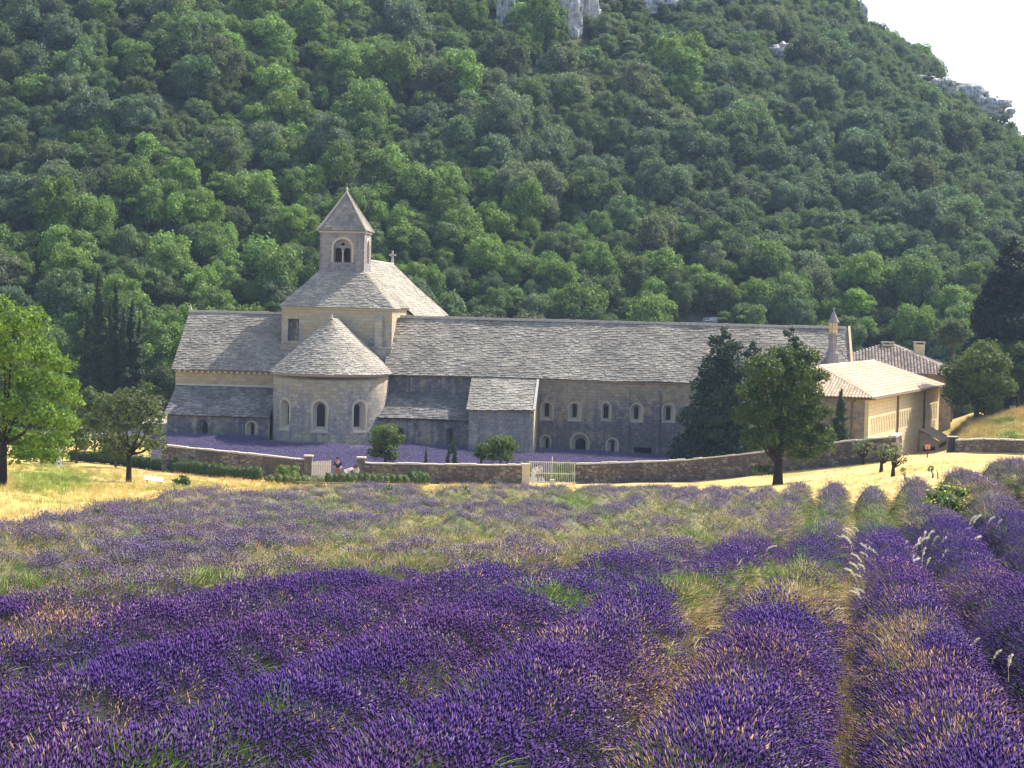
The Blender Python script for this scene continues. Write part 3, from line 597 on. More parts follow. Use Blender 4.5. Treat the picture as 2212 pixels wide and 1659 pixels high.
# --- dormitory wing
mb = MB()
U5 = [3.0, 5.35, 8.0, 10.55, 13.25]; wo = []
for i, l in enumerate(U5): wo.append((outline(l, 4.0 + (0, .0, .1, .05, .1)[i], 1.02 if i != 2 else .75, 1.55), outline(l - .02, 4.3, .36, 1.1)))
lo_ = [(outline(2.95, .9, .8, 1.8), outline(3.05, 1.15, .22, 1.3)), (outline(5.85, .6, 1.45, 2.35), outline(5.9, .6, .86, 1.95)), (outline(8.6, .8, .9, 1.8), outline(8.62, 1.05, .24, 1.4))]
sq = outline(11.15, .7, 1.5, 1.25, False); sq2 = outline(15.6, .8, .55, 1.7, False)
v, f = wall_panel([(2.0, .2), (28.1, .2), (28.1, 7.55), (2.0, 7.55)], [a for a, b_ in wo + lo_] + [sq, sq2], flat(0)); mb.add(v, f)
mb.add([(28.1, 0, .2), (28.1, 11.2, .2), (28.1, 11.2, 7.6), (28.1, 5.6, 12.2), (28.1, 0, 7.6)], [(0, 1, 2, 3, 4)]); mb.add([(-9, 11.2, .2), (28.1, 11.2, .2), (28.1, 11.2, 7.6), (-9, 11.2, 7.6)], [(3, 2, 1, 0)])
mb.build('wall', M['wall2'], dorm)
for a, b_ in wo: add_window(dorm, flat(0), a, b_, .55, M['pale'], M['dark'], .09)
for i, (a, b_) in enumerate(lo_): add_window(dorm, flat(0), a, b_, .5, M['pale'], M['dark'], .12, name='door' if i == 1 else 'window')
add_window(dorm, flat(0), sq, [(x, z) for x, z in sq], .7, M['pale'], M['dark'], name='cellar_opening'); add_window(dorm, flat(0), sq2, sq2, .25, M['pale'], M['wood'], name='side_door')
mb = MB(); mb.box(2.3, 28.15, -.2, .03, 7.36, 7.52); mb.build('cornice', M['pale'], dorm)
for x in (9.4, 11.95, 17.0): mb = MB(); mb.box(x, x + .55, -.16, .02, .3, 6.6); mb.add([(x, -.16, 6.6), (x + .55, -.16, 6.6), (x + .55, 0, 6.95), (x, 0, 6.95)], [(0, 1, 2, 3)]); mb.build('pilaster', M['wall2'], dorm)
mb = MB(); stones(mb, (-11.0, -.38, 7.5), (28.45, -.38, 7.5), (-11.0, 5.6, 12.3), (28.35, 5.6, 12.3), .23, .32, rnd=random.Random(17)); stones(mb, (28.4, 11.5, 7.5), (-11, 11.5, 7.5), (28.4, 5.6, 12.3), (-11, 5.6, 12.3), .6, .8, rnd=random.Random(18)); mb.build('roof', M['slab'], dorm)
mb = MB(); x = -10.4
while x < 28.2: mb.box(x, x + .5, 5.44, 5.78, 12.28 + random.uniform(-.012, .012), 12.5 + random.uniform(-.025, .03)); x += .53
mb.build('ridge_course', M['coping'], dorm)
mb = MB(); mb.obox((28.42, -.4, 7.55), (.2, 0, 0), (0, 6.0, 4.85), (0, 0, .16)); mb.build('sunlit_gable_strip', M['ochre'], dorm)  # added bright strip, sunlight on the gable edge put into its colour
ch = MB(); CH = (26.9, 2.2); ch.lathe([(.6, 0), (.56, .9), (.40, 1.15), (.37, 1.6), (.37, 2.35), (.43, 2.42), (.43, 2.52), (.34, 2.55)], (CH[0], CH[1], 9.3), 12); cho = ch.build('chimney', M['tower'], dorm)
ch = MB()
for k in range(8): a = k * PI / 4; ch.tube([(CH[0] + .30 * math.cos(a), CH[1] + .30 * math.sin(a), 11.8), (CH[0] + .30 * math.cos(a), CH[1] + .30 * math.sin(a), 12.85)], [.06, .06], 5)
ch.lathe([(.18, 0), (.18, 1.0)], (CH[0], CH[1], 11.82), 8); ch.build('lantern', M['ochre'], cho)
ch = MB(); ch.lathe([(.48, 0), (.47, .08), (.25, .55), (.08, .95), (.07, 1.05), (.1, 1.15), (.01, 1.35)], (CH[0], CH[1], 12.82), 12); ch.build('cap', M['tower'], cho)
# --- sacristy block
sac = empty('sacristy_block', AO, AR); tag(sac, 'projecting square stone block with sloping slab roof between the side chapel and dormitory windows', 'building')
mb = MB(); mb.add([(-3.2, -4, .6), (2.2, -4, .6), (2.2, -4, 5.05), (-3.2, -4, 5.05)], [(0, 1, 2, 3)]); mb.build('front_wall', M['apse'], sac)
mb = MB(); mb.add([(2.2, -4, .6), (2.2, 0, .6), (2.2, 0, 7.35), (2.2, -4, 5.05)], [(0, 1, 2, 3)]); mb.build('side_wall', M['ochre'], sac); mb = MB(); mb.add([(-3.2, -4, .6), (-3.2, 0, .6), (-3.2, 0, 7.35), (-3.2, -4, 5.05)], [(3, 2, 1, 0)]); mb.build('side_wall', M['ochre'], sac)  # bright ochre beside the greyer front: sunlight put into the side colour
for x0_, x1_, z_ in ((-3.1, -2.4, 4.2), (1.5, 2.15, 4.6)): mb = MB(); mb.box(x0_, x1_, -4.18, -4.0, .6, z_); mb.build('buttress', M['apse'], sac)
mb = MB(); stones(mb, (-3.4, -4.35, 4.98), (2.2, -4.35, 4.98), (-3.4, -.3, 7.45), (2.2, -.3, 7.45), rnd=random.Random(19)); mb.build('roof', M['slab_pale'], sac)
mb = MB(); mb.obox((2.12, -4.35, 5.0), (.2, 0, 0), (0, 4.05, 2.47), (0, 0, .14)); mb.build('verge', M['coping'], sac)

# ================================================================== ANNEX (tiled guest building, right)
WD = np.array([.366, .931]); C0 = np.array([26.93, 150.])
anx = empty('annex_building', (C0[0], C0[1], 0), -math.atan2(WD[0], WD[1]))     # local y runs along the sunlit wall, local x to its right (outwards)
tag(anx, 'sunlit ochre annex with pale clay tiled hip roof and a band of narrow window slits', 'building')
def tiles(mb, b0, b1, t0, t1, pitch=.26, r=.085, rnd=random.Random(21)):
    b0, b1, t0, t1 = map(Vector, (b0, b1, t0, t1)); ex = (b1 - b0).normalized(); mid = ((t0 + t1) / 2 - (b0 + b1) / 2); up = (mid - ex * mid.dot(ex)); H = up.length; up.normalize(); nr = ex.cross(up)
    if nr.z < 0: nr = -nr
    mb.add([b0, b1, t1, t0], [(0, 1, 2, 3)], .05); W = (b1 - b0).length; n = int(W / pitch); sa = (t0 - b0).dot(ex); sb = W - (t1 - b0).dot(ex)
    for i in range(n + 1):
        s = (i + .5) * pitch
        if s > W: break
        h = H
        if s < sa: h = H * s / sa
        if W - s < sb: h = min(h, H * (W - s) / sb)
        nt_ = max(1, int(h / .42)); p = b0 + ex * s
        for k in range(nt_):
            a = p + up * (k * h / nt_ - .02) + nr * .02; b = p + up * ((k + 1) * h / nt_ + .03); c = rnd.random(); r1 = r * 1.08; r2 = r * .86
            ring = lambda q, rr: [q + ex * (rr * 1.25 * math.cos(PI * j / 4)) + nr * (rr * math.sin(PI * j / 4)) for j in range(5)]
            mb.add(ring(a, r1) + ring(b, r2), [(j, j + 1, 6 + j, 5 + j) for j in range(4)], c)
LN = 32.
slits = []
for y0_, y1_, n_ in ((.9, 10.9, 15), (12.2, 23.0, 14), (24.6, 31.0, 8)):
    for k in range(n_): slits.append((y0_ + (y1_ - y0_) * (k + .5) / n_, 4.45, .3, 1.3))
low = [(27.3, 1.6, .35, 1.0), (29.0, 1.6, .35, 1.0), (26.0, 2.2, .3, .5)]
amap = lambda x, z, d: (-d, x, z); hs = [outline(c, z, w_, h_, False) for c, z, w_, h_ in slits + low]
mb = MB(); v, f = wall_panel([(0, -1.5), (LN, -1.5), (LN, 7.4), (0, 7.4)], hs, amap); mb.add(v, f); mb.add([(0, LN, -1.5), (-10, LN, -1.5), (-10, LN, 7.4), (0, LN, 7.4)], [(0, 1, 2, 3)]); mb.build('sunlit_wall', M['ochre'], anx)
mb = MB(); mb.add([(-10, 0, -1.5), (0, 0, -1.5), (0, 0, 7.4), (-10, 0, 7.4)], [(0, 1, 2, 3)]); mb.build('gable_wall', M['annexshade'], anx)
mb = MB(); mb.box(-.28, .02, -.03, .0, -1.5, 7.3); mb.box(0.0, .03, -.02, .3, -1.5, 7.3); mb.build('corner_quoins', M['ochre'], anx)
proto = None
for i, (c, z, w_, h_) in enumerate(slits + low):
    m_ = MB(); o_ = outline(0, 0, w_, h_, False); g = lambda x, zz, d: (-d, x, zz)
    if proto is None or i >= len(slits):
        m_.add([g(x, zz, 0.0) for x, zz in o_] + [g(x, zz, .07) for x, zz in o_], [(k, (k + 1) % 4, 4 + (k + 1) % 4, 4 + k) for k in range(4)]); wobj = m_.build('window', M['ochre'], anx); wobj.location = (0, c, z)
        p_ = MB(); p_.add([g(x, zz, .065) for x, zz in o_], [(0, 1, 2, 3)]); pn = p_.build('pane', M['dark'], wobj)  # near-black sheet close behind the face, shade of the slit put into colour
        if proto is None: proto = (wobj, pn)
    else:
        a = proto[0].copy(); COL.objects.link(a); a.location = (0, c, z); b_ = proto[1].copy(); COL.objects.link(b_); b_.parent = a
mb = MB(); e = .45; zt = 9.45; r0 = (-5, 5.0, zt); r1 = (-5, LN - 5, zt); c00 = (e, -e, 7.35); c10 = (e, LN + e, 7.35); c01 = (-10 - e, -e, 7.35); c11 = (-10 - e, LN + e, 7.35)
tiles(mb, c00, c10, r0, r1); mb.build('roof', M['tile'], anx)
mb = MB(); tiles(mb, c01, c00, r0, r0); tiles(mb, c11, c01, r1, r0); tiles(mb, c10, c11, r1, r1); mb.build('hip_roof', M['tile'], anx)
mb = MB(); mb.tube([c00, r0], [.1, .1], 6); mb.tube([r0, r1], [.12, .12], 6); mb.tube([r1, c10], [.1, .1], 6); mb.build('ridge_tiles', M['tile'], anx)
mb = MB(); mb.box(-.02, e, -e, LN + e, 7.2, 7.3); mb.box(-10 - e, 0, -e, 0.0, 7.2, 7.3); mb.tube([(e + .06, -e, 7.28), (e + .06, LN + e, 7.28)], [.09, .09], 6); mb.build('gutter', M['pipe'], anx)
for yy in (11.5, 23.8): mb = MB(); mb.tube([(.1, yy, 7.2), (.1, yy, -1)], [.09, .09], 6); mb.build('drainpipe', M['pipe'], anx)
mb = MB(); mb.tube([(-.9, -.4, 7.2), (-1.2, -.1, 6.9), (-1.2, -.1, -1)], [.07, .07, .07], 6); mb.build('drainpipe', M['pipe'], anx)
# porch lean-to on the sunlit wall
por = empty('porch', (C0[0], C0[1], 0), -math.atan2(WD[0], WD[1])); tag(por, 'small lean-to porch with barred windows against the ochre annex wall', 'porch')
mb = MB(); mb.box(.05, 1.7, 22.2, 22.4, 0, 2.9); mb.box(1.5, 1.7, 22.4, 27.0, 0, 2.6); mb.build('wall', M['ochre'], por)
mb = MB(); tiles(mb, (2.0, 22.0, 2.85), (2.0, 27.2, 2.85), (.02, 22.0, 3.8), (.02, 27.2, 3.8)); mb.add([(.02, 22.25, 2.9), (1.7, 22.25, 2.9), (.02, 22.25, 3.72)], [(0, 1, 2)]); mb.build('roof', M['tile'], por)
for k in range(6): mb = MB(); mb.box(.4 + k * .19, .44 + k * .19, 22.12, 22.18, 1.5, 2.4); mb.build('window_bar', M['darkmetal'], por)
mb = MB(); mb.box(.4, 1.4, 22.185, 22.197, 1.5, 2.4); mb.build('window', M['glass'], por)

# rear tiled building with chimneys
rb = empty('rear_building', (0, 0, 0)); tag(rb, 'far building behind the annex with weathered grey tile roof and two ochre chimneys', 'building')
pk = P(1916, 744, 196); bl = P(1836, 792, 190); br_ = P(2030, 812, 186); ml = P(1842, 768, 196)
mb = MB(); EZ = 8.2
p_l = (31.5, 188, EZ); p_r = (42.0, 186, EZ); pkv = (36.4, 193, 10.65)
stub = MB(); tiles(stub, (27.5, 187.5, EZ + .2), (42.0, 185.5, EZ - .25), (36.0, 193, 10.75), (36.6, 193, 10.75), .3, .1); tiles(stub, (42.0, 185.5, EZ - .25), (44.5, 194, EZ - .25), (36.6, 193, 10.75), (36.8, 194.5, 10.75), .3, .1)
tiles(stub, (26.0, 190.0, 9.0), (35.0, 190.5, 9.0), (26, 194, 9.75), (35.0, 194, 9.75), .3, .1); stub.build('roof', M['tile_grey'], rb)
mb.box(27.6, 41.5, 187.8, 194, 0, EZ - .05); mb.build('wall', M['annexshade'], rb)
for (u, y0_, y1_, wd) in ((1917, 738, 762, .55), (1985, 738, 772, .48)):
    a = P(u, y1_, 192.5); b_ = P(u, y0_, 192.5); mb = MB(); mb.box(a[0] - wd, a[0] + wd, 192.2, 192.9, a[2] - .6, b_[2] - .25); c_ = mb.build('chimney', M['ochre'], rb)
    mb = MB(); mb.box(a[0] - wd - .06, a[0] + wd + .06, 192.1, 193, b_[2] - .1, b_[2]); mb.box(a[0] - wd, a[0] - wd + .12, 192.2, 192.9, b_[2] - .25, b_[2] - .1); mb.box(a[0] + wd - .12, a[0] + wd, 192.2, 192.9, b_[2] - .25, b_[2] - .1); mb.build('chimney_cap', M['pale'], c_)

# ================================================================== GARDEN WALLS, GATES
def stone_wall(name, label, pts, th=.45, below=.8):
    """pts: (x, y, ztop) along the wall; height follows the ground below"""
    r = empty(name, (pts[0][0], pts[0][1], float(ground_z(pts[0][0], pts[0][1])))); tag(r, label, 'wall', 'rubble walls round the garden'); o = Vector(r.location)
    mb = MB(); cp = MB()
    for (x0, y0, z0), (x1, y1, z1) in zip(pts[:-1], pts[1:]):
        L_ = math.hypot(x1 - x0, y1 - y0); n = max(1, int(L_ / .55)); d = Vector(((x1 - x0) / L_, (y1 - y0) / L_, 0)); q = Vector((-d.y, d.x, 0))
        for k in range(n):
            f0, f1 = k / n, (k + 1) / n; a = Vector((x0, y0, z0)).lerp(Vector((x1, y1, z1)), f0); b = Vector((x0, y0, z0)).lerp(Vector((x1, y1, z1)), f1)
            g0 = float(ground_z(a.x, a.y)) - below; g1 = float(ground_z(b.x, b.y)) - below; j = random.uniform(-.02, .02)
            vs = [Vector((a.x, a.y, g0)) - q * (th / 2 + j), Vector((b.x, b.y, g1)) - q * (th / 2 + j), b - q * (th / 2 + j), a - q * (th / 2 + j), Vector((a.x, a.y, g0)) + q * th / 2, Vector((b.x, b.y, g1)) + q * th / 2, b + q * th / 2, a + q * th / 2]
            fs = [(0, 1, 2, 3), (5, 4, 7, 6), (3, 2, 6, 7)]
            if k == 0: fs.append((4, 0, 3, 7))
            if k == n - 1: fs.append((1, 5, 6, 2))
            mb.add([v_ - o for v_ in vs], fs)
            hgt = random.uniform(.07, .13); cp.obox(a - q * (th / 2 + .05) + d * .01 - o + Vector((0, 0, random.uniform(0, .02))), (b - a) * .96, q * (th + .1), (0, 0, hgt))
    mb.build('rubble_masonry', M['rubble'], r); fs_ = MB()
    for (x0, y0, z0), (x1, y1, z1) in zip(pts[:-1], pts[1:]):
        L_ = math.hypot(x1 - x0, y1 - y0); d = Vector(((x1 - x0) / L_, (y1 - y0) / L_, 0)); q = Vector((-d.y, d.x, 0))
        for k in range(int(L_ * 26)):
            f_ = random.random(); px_, py_ = x0 + (x1 - x0) * f_, y0 + (y1 - y0) * f_; zt_ = z0 + (z1 - z0) * f_; zg = float(ground_z(px_, py_)); zz = random.uniform(zg - .1, zt_ - .16); w1 = random.uniform(.12, .38); h1 = random.uniform(.08, .2)
            if zz + h1 < zt_ - .02: fs_.obox(Vector((px_, py_, zz)) - q * (th / 2 + random.uniform(.03, .07)) - o, d * w1 + Vector((0, 0, random.uniform(-.02, .02))), q * .1, (random.uniform(-.02, .02), 0, h1))
    fo = fs_.build('facing_stones', M['facing'], r); fo['kind'] = 'stuff'; cp.build('coping', M['coping'], r); return r
stone_wall('garden_wall', 'low rubble garden wall left of the wooden gate, below the left transept', [(-24.4, 139.3, 3.25), (-19, 139.2, 2.85), (-14.35, 139, 2.5)])
stone_wall('garden_wall', 'straight rubble garden wall between the gateway with people and the iron gate', [(-10.3, 139, 2.42), (-9.6, 139, 2.36), (-4, 138.6, 2.45), (.95, 138.2, 2.55)])
stone_wall('garden_wall', 'long rubble garden wall rising to the right from the iron gate', [(4.6, 138.2, 2.72), (8, 137.8, 2.95), (12.06, 137, 3.26), (16.9, 135, 4.08), (21.5, 133.4, 4.95), (25.35, 132, 5.55), (26.6, 136.5, 5.5)])
for (x, y, zt, lb) in ((-14.1, 138.95, 2.78, 'square stone gate pillar ending the left garden wall beside the wooden gate'), (-10.4, 138.95, 2.75, 'square stone gate pillar right of the people, at the start of the middle garden wall'),
                       (1.1, 138.1, 2.62, 'squat pale stone pillar left of the white iron gate')):
    g = float(ground_z(x, y)); r = empty('gate_pillar', (x, y, g)); tag(r, lb, 'pillar', 'garden gate pillars'); mb = MB(); mb.box(-.26, .26, -.28, .28, -.5, zt - g); mb.build('shaft', M['rubble'] if x < 0 else M['pale'], r); mb = MB(); mb.box(-.32, .32, -.34, .34, zt - g, zt - g + .1); mb.build('cap_stone', M['coping'], r)
# iron gate
ig = on_ground(1190, 1052); gz = float(ground_z(2.8, 138.0)) + .05
r = empty('iron_gate', (1.35, 138.0, gz)); tag(r, 'closed white iron bar gate in the garden wall with people behind it', 'gate')
for k in range(25):
    x = .02 + k * 3.12 / 24; mb = MB(); tall = 1.92 if k == 12 else 1.58; mb.tube([(0, 0, .04), (0, 0, tall)], [.017 if k % 12 else .035] * 2, 5); b_ = mb.build('bar', M['iron'], r); b_.location = (x, 0, 0)
for z in (.12, .72, 1.5): mb = MB(); mb.box(0, 3.14, -.02, .02, z, z + .05); mb.build('rail', M['iron'], r)
# wooden gate, standing open against the pillar
gz = float(ground_z(-13.4, 138.5)); r = empty('wooden_gate', (-13.85, 138.6, gz)); tag(r, 'pale weathered picket gate leaf standing beside the left stone pillar', 'gate')
for k in range(11):
    mb = MB(); h = 1.42 + .12 * (k / 10) + random.uniform(-.03, .03); mb.box(-.045, .045, -.015, .015, .05, h); b_ = mb.build('slat', M['iron'], r); b_.location = (.06 + k * .125, 0, 0)
for z in (.3, 1.2): mb = MB(); mb.box(0, 1.36, .02, .06, z, z + .1); mb.build('rail', M['iron'], r)
# retaining wall and dark gate on the right
stone_wall('retaining_wall', 'rough dark retaining wall below the grassy bank at the right edge', [(33.9, 151.6, 4.15), (36, 151.2, 4.35), (39.5, 151, 4.3), (50, 150.8, 4.7)], .6, 1.2)
a = P(2056, 982, 152); b_ = P(2056, 944, 152); r = empty('storage_box', (a[0], 152, a[2])); tag(r, 'tall dark metal cabinet between the ochre annex and the retaining wall', 'cabinet')
mb = MB(); mb.box(-.36, .36, -.3, .3, -.1, b_[2] - a[2]); mb.build('body', M['darkmetal'], r); mb = MB(); mb.box(-.33, .33, -.33, -.303, .05, b_[2] - a[2] - .1); mb.build('door', M['darkmetal'], r); mb = MB(); mb.box(-.4, .4, -.34, .34, b_[2] - a[2], b_[2] - a[2] + .06); mb.build('lid', M['coping'], r)
# stone post and slab at the iron gate
g = on_ground(1192, 1062); r = empty('stone_bench', tuple(g)); tag(r, 'cream stone post and slab lying in front of the iron gate', 'stone block')
mb = MB(); mb.box(-.14, .16, -.15, .15, -.1, .75); mb.build('post', M['pale'], r); mb = MB(); mb.obox((-.1, -.7, .04), (1.0, .1, -.02), (-.1, .4, 0), (0, 0, .22)); mb.build('slab', M['pale'], r)
# low rail fence
g0 = on_ground(700, 1056); g1 = on_ground(870, 1062); g2 = on_ground(925, 1058)
r = empty('rail_fence', tuple(g0)); tag(r, 'low wooden rail fence in front of the second hedge', 'fence'); o = Vector(g0)
for u in (700, 798, 820, 834, 850, 905):
    p = on_ground(u, 1064) if u > 780 else on_ground(u, 1056); mb = MB(); mb.tube([(0, 0, -.1), (random.uniform(-.03, .03), 0, .5)], [.035, .03], 6); q = mb.build('post', M['wood'], r); q.location = Vector(p) - o
p0 = Vector(on_ground(640, 1057)); p1 = Vector(on_ground(925, 1062)); mb = MB(); mb.tube([p0 - o + Vector((0, 0, .42)), (p0 + p1) / 2 - o + Vector((0, 0, .4)), p1 - o + Vector((0, 0, .42))], [.04, .04, .04], 6); mb.build('rail', M['wood'], r)
# signs
def signpost(u, y, h, col, label, w_=.35):
    g = on_ground(u, y); r = empty('signpost', tuple(g)); tag(r, label, 'sign'); mb = MB(); mb.tube([(0, 0, -.1), (0, 0, h)], [.04, .04], 6); mb.build('post', M['darkmetal'], r); mb = MB(); mb.box(-w_ / 2, w_ / 2, -.03, .03, h - .15, h + .15); mb.build('board', M[col], r)
M['red'] = simple('faded_red_paint', (.55, .2, .16), (.65, .3, .24), 4, .6, 0)
signpost(2003, 990, .75, 'red', 'short post with small red and white sign in front of the porch')
g = on_ground(333, 1047); r = empty('information_board', tuple(g)); tag(r, 'tilted white board low in the yellow grass left of the clipped hedge', 'sign'); mb = MB(); mb.obox((-.55, 0, .25), (1.0, 0, -.12), (0, .28, .2), (0, -.02, .03)); mb.build('board', M['white'], r)
for x in (-.4, .35): mb = MB(); mb.tube([(x, .1, -.1), (x, .12, .3)], [.03, .03], 5); mb.build('leg', M['wood'], r)

# ================================================================== PEOPLE
def person(u, y, Y, h, label, shirt, trousers, hair, bend=0., face=0., arm=.3, cat='person'):
    g = P(u, y, Y) if Y else on_ground(u, y); gzz = float(ground_z(g[0], g[1])); s = h / 1.75
    r = empty('person', (g[0], g[1], gzz), face); tag(r, label, cat, 'visitors near the abbey gates'); r.scale = (s, s, s)
    cb, sb = math.cos(bend), math.sin(bend)
    up = lambda x, yy, z: (x, -(z - .95) * sb + yy * cb, .95 + (z - .95) * cb + yy * sb)       # bend forward at the hip
    J = {'hip': (0, 0, .95), 'waist': up(0, 0, 1.1), 'chest': up(0, 0, 1.32), 'neck': up(0, 0, 1.48), 'head': up(0, -.02, 1.62), 'top': up(0, 0, 1.72),
         'sl': up(-.19, 0, 1.42), 'sr': up(.19, 0, 1.42), 'el': up(-.25, -.05, 1.14), 'er': up(.25, -.05, 1.14), 'wl': up(-.22, -.2 - arm * .3, 1.0 + arm * .2), 'wr': up(.22, -.2 - arm * .3, 1.0 + arm * .2),
         'hl': up(-.21, -.27 - arm * .3, .97 + arm * .22), 'hr': up(.21, -.27 - arm * .3, .97 + arm * .22),
         'tl': (-.1, 0, .9), 'tr': (.1, 0, .9), 'kl': (-.12, -.04, .5), 'kr': (.12, .03, .5), 'al': (-.12, .03, .08), 'ar': (.12, .1, .08), 'fl': (-.13, -.13, .04), 'fr': (.13, -.06, .04)}
    E_ = [('hip', 'waist'), ('waist', 'chest'), ('chest', 'neck'), ('neck', 'head'), ('head', 'top'), ('chest', 'sl'), ('chest', 'sr'), ('sl', 'el'), ('sr', 'er'), ('el', 'wl'), ('er', 'wr'), ('wl', 'hl'), ('wr', 'hr'), ('hip', 'tl'), ('hip', 'tr'), ('tl', 'kl'), ('tr', 'kr'), ('kl', 'al'), ('kr', 'ar'), ('al', 'fl'), ('ar', 'fr')]
    Rr = {'hip': .15, 'waist': .13, 'chest': .16, 'neck': .055, 'head': .1, 'top': .075, 'sl': .07, 'sr': .07, 'el': .042, 'er': .042, 'wl': .028, 'wr': .028, 'hl': .035, 'hr': .035, 'tl': .09, 'tr': .09, 'kl': .055, 'kr': .055, 'al': .038, 'ar': .038, 'fl': .035, 'fr': .035}
    def skin(name, keys, m_, k=1.0, root='hip'):
        ks = [q for q in J if q in keys]; me = bpy.data.meshes.new(name); me.from_pydata([J[q] for q in ks], [(ks.index(a), ks.index(b)) for a, b in E_ if a in keys and b in keys], [])
        o_ = mobj(name, me, r); sk = o_.modifiers.new('skin', 'SKIN'); o_.modifiers.new('sub', 'SUBSURF').levels = 1; o_.modifiers['sub'].render_levels = 1
        for i, q in enumerate(ks):
            sv = me.skin_vertices[0].data[i]; sv.radius = (Rr[q] * k, Rr[q] * k * (.75 if q in ('chest', 'waist', 'hip') else 1)); sv.use_root = q == root
        me.materials.append(m_); return o_
    skin('body', set(J), M['skin'])
    skin('shirt', {'hip', 'waist', 'chest', 'sl', 'sr', 'el', 'er'}, shirt, 1.13); skin('trousers', {'hip', 'tl', 'tr', 'kl', 'kr', 'al', 'ar'}, trousers, 1.15)
    hm = MB(); hm.lathe([(.115, -.04), (.125, .03), (.1, .1), (.02, .14)], (0, 0, 0), 10); ho = hm.build('hair', hair, r); ho.location = up(0, .02, 1.65)
    return r
M['navy'] = simple('navy_cloth', (.012, .015, .04), (.02, .024, .055), 5, .9, 0); M['lblue'] = simple('light_blue_cloth', (.45, .58, .68), (.55, .66, .75), 5, .9, 0)
M['hair'] = simple('brown_hair', (.05, .025, .015), (.09, .05, .03), 8, .8, 0); M['denim'] = simple('denim', (.08, .1, .16), (.12, .15, .22), 6, .9, 0); M['brownc'] = simple('rust_cloth', (.25, .1, .06), (.32, .14, .09), 6, .9, 0)
person(729, 1040, 137.4, 1.8, 'person in dark navy shirt standing at the gateway behind the hedge', M['navy'], M['brownc'], M['hair'])
person(748, 1040, 136.9, 1.65, 'person in white clothes bending over in the gateway, right of the navy shirt', M['white'], M['white'], M['hair'], 1.25, PI / 2)
person(769, 1040, 137.2, 1.3, 'smaller person in pale blue shirt beside the right gate pillar', M['lblue'], M['denim'], M['hair'])
person(1152, 1050, 139.6, 1.5, 'person in white top just behind the left bars of the iron gate', M['white'], M['lblue'], M['hair'], .5, .6)
person(1165, 1050, 140.4, 1.45, 'person in light blue shirt behind the iron gate, half hidden by the white top', M['lblue'], M['denim'], M['hair'])
q = on_ground(127, 1012); person(127, 1012, 0, 1.6, 'person in white shirt walking under the bright green tree', M['white'], M['lblue'], M['hair'], .0, PI)

# ================================================================== TREES AND SHRUBS
def tree(name, label, cat, base, blobs, tint, dens=22, leaf=.22, limbs=None, trunk=(.3, 1.6), m_='leaf', bark='bark', group=None, seed=1, core=.66, jit=.75, lean=(0, 0)):
    r = empty(name, tuple(map(float, base))); tag(r, label, cat, group)
    me = crown_mesh('crown', blobs, dens, leaf, M[m_], seed, core, jit); c = mobj('crown', me, r); c['tint'] = [float(x) for x in tint]
    tb = MB(); rt, hh = trunk; top = Vector((lean[0], lean[1], hh)); tb.tube([(0, 0, -.4), (0, 0, .15), top * .5, top], [rt * 1.35, rt * 1.05, rt * .9, rt * .8], 8)
    rs = random.Random(seed)
    for (x, y, z, rx, ry, rz) in (limbs or sorted(blobs, key=lambda b: -b[3])[:9]):
        e = Vector((x, y, z)); md = top.lerp(e, .5) + Vector((rs.uniform(-.1, .1), rs.uniform(-.1, .1), -.12 * (e - top).length)); tb.tube([top * .9, md, e], [rt * .55, rt * .33, rt * .1], 6)
    tb.build('trunk', M[bark], r, True); return r
rs_ = np.random.RandomState(5)
def sb(u, y, Y, ru, ry, base, dy=0):      # lobe from a bearing: centre (u,y) at distance Y, radii in picture units -> metres
    p = P(u, y, Y + dy); k = Y / F; return (p[0] - base[0], p[1] - base[1], p[2] - base[2], ru * k, (ru + ry) / 2 * k, ry * k)
# big bright tree at the left edge
g = on_ground(6, 1050); Yb = g[1]
L1 = [(30, 700, 50, 45), (75, 695, 34, 34), (10, 760, 60, 55), (80, 765, 48, 42), (125, 790, 34, 28), (60, 830, 55, 40), (120, 850, 45, 34), (150, 835, 24, 18), (20, 880, 55, 45), (85, 900, 50, 38), (135, 915, 34, 32), (30, 950, 50, 28), (100, 955, 42, 26), (135, 955, 22, 18), (-60, 720, 70, 60), (-90, 800, 80, 60), (-60, 900, 70, 55), (-10, 665, 40, 30), (50, 985, 40, 18), (110, 985, 40, 16), (165, 870, 16, 16)]
bl = [sb(u, y, Yb, ru * 1.0, ry, g, rs_.uniform(-1.2, 1.2)) for u, y, ru, ry in L1]
tree('broadleaf_tree', 'large bright yellow-green broadleaf tree at the left edge of the meadow', 'tree', g, bl, (.15, .265, .028), 60, .15, trunk=(.2, 2.1), bark='barkdark', seed=21, core=.5, jit=.9)
# grey-green tree on slim trunk
g = on_ground(278, 1043); Yb = g[1]
L2 = [(275, 870, 42, 32), (235, 885, 36, 32), (315, 880, 34, 30), (205, 915, 30, 28), (260, 920, 50, 38), (320, 925, 34, 34), (225, 950, 34, 26), (290, 960, 38, 22), (335, 960, 26, 26), (250, 975, 26, 18), (345, 900, 16, 14)]
tree('olive_tree', 'grey-green olive tree with slim dark forked trunk left of the church', 'tree', g, [sb(u, y, Yb, ru, ry, g, rs_.uniform(-.8, .8)) for u, y, ru, ry in L2], (.10, .125, .055), 50, .16, trunk=(.16, 1.7), bark='barkdark', seed=22, core=.45, jit=1)
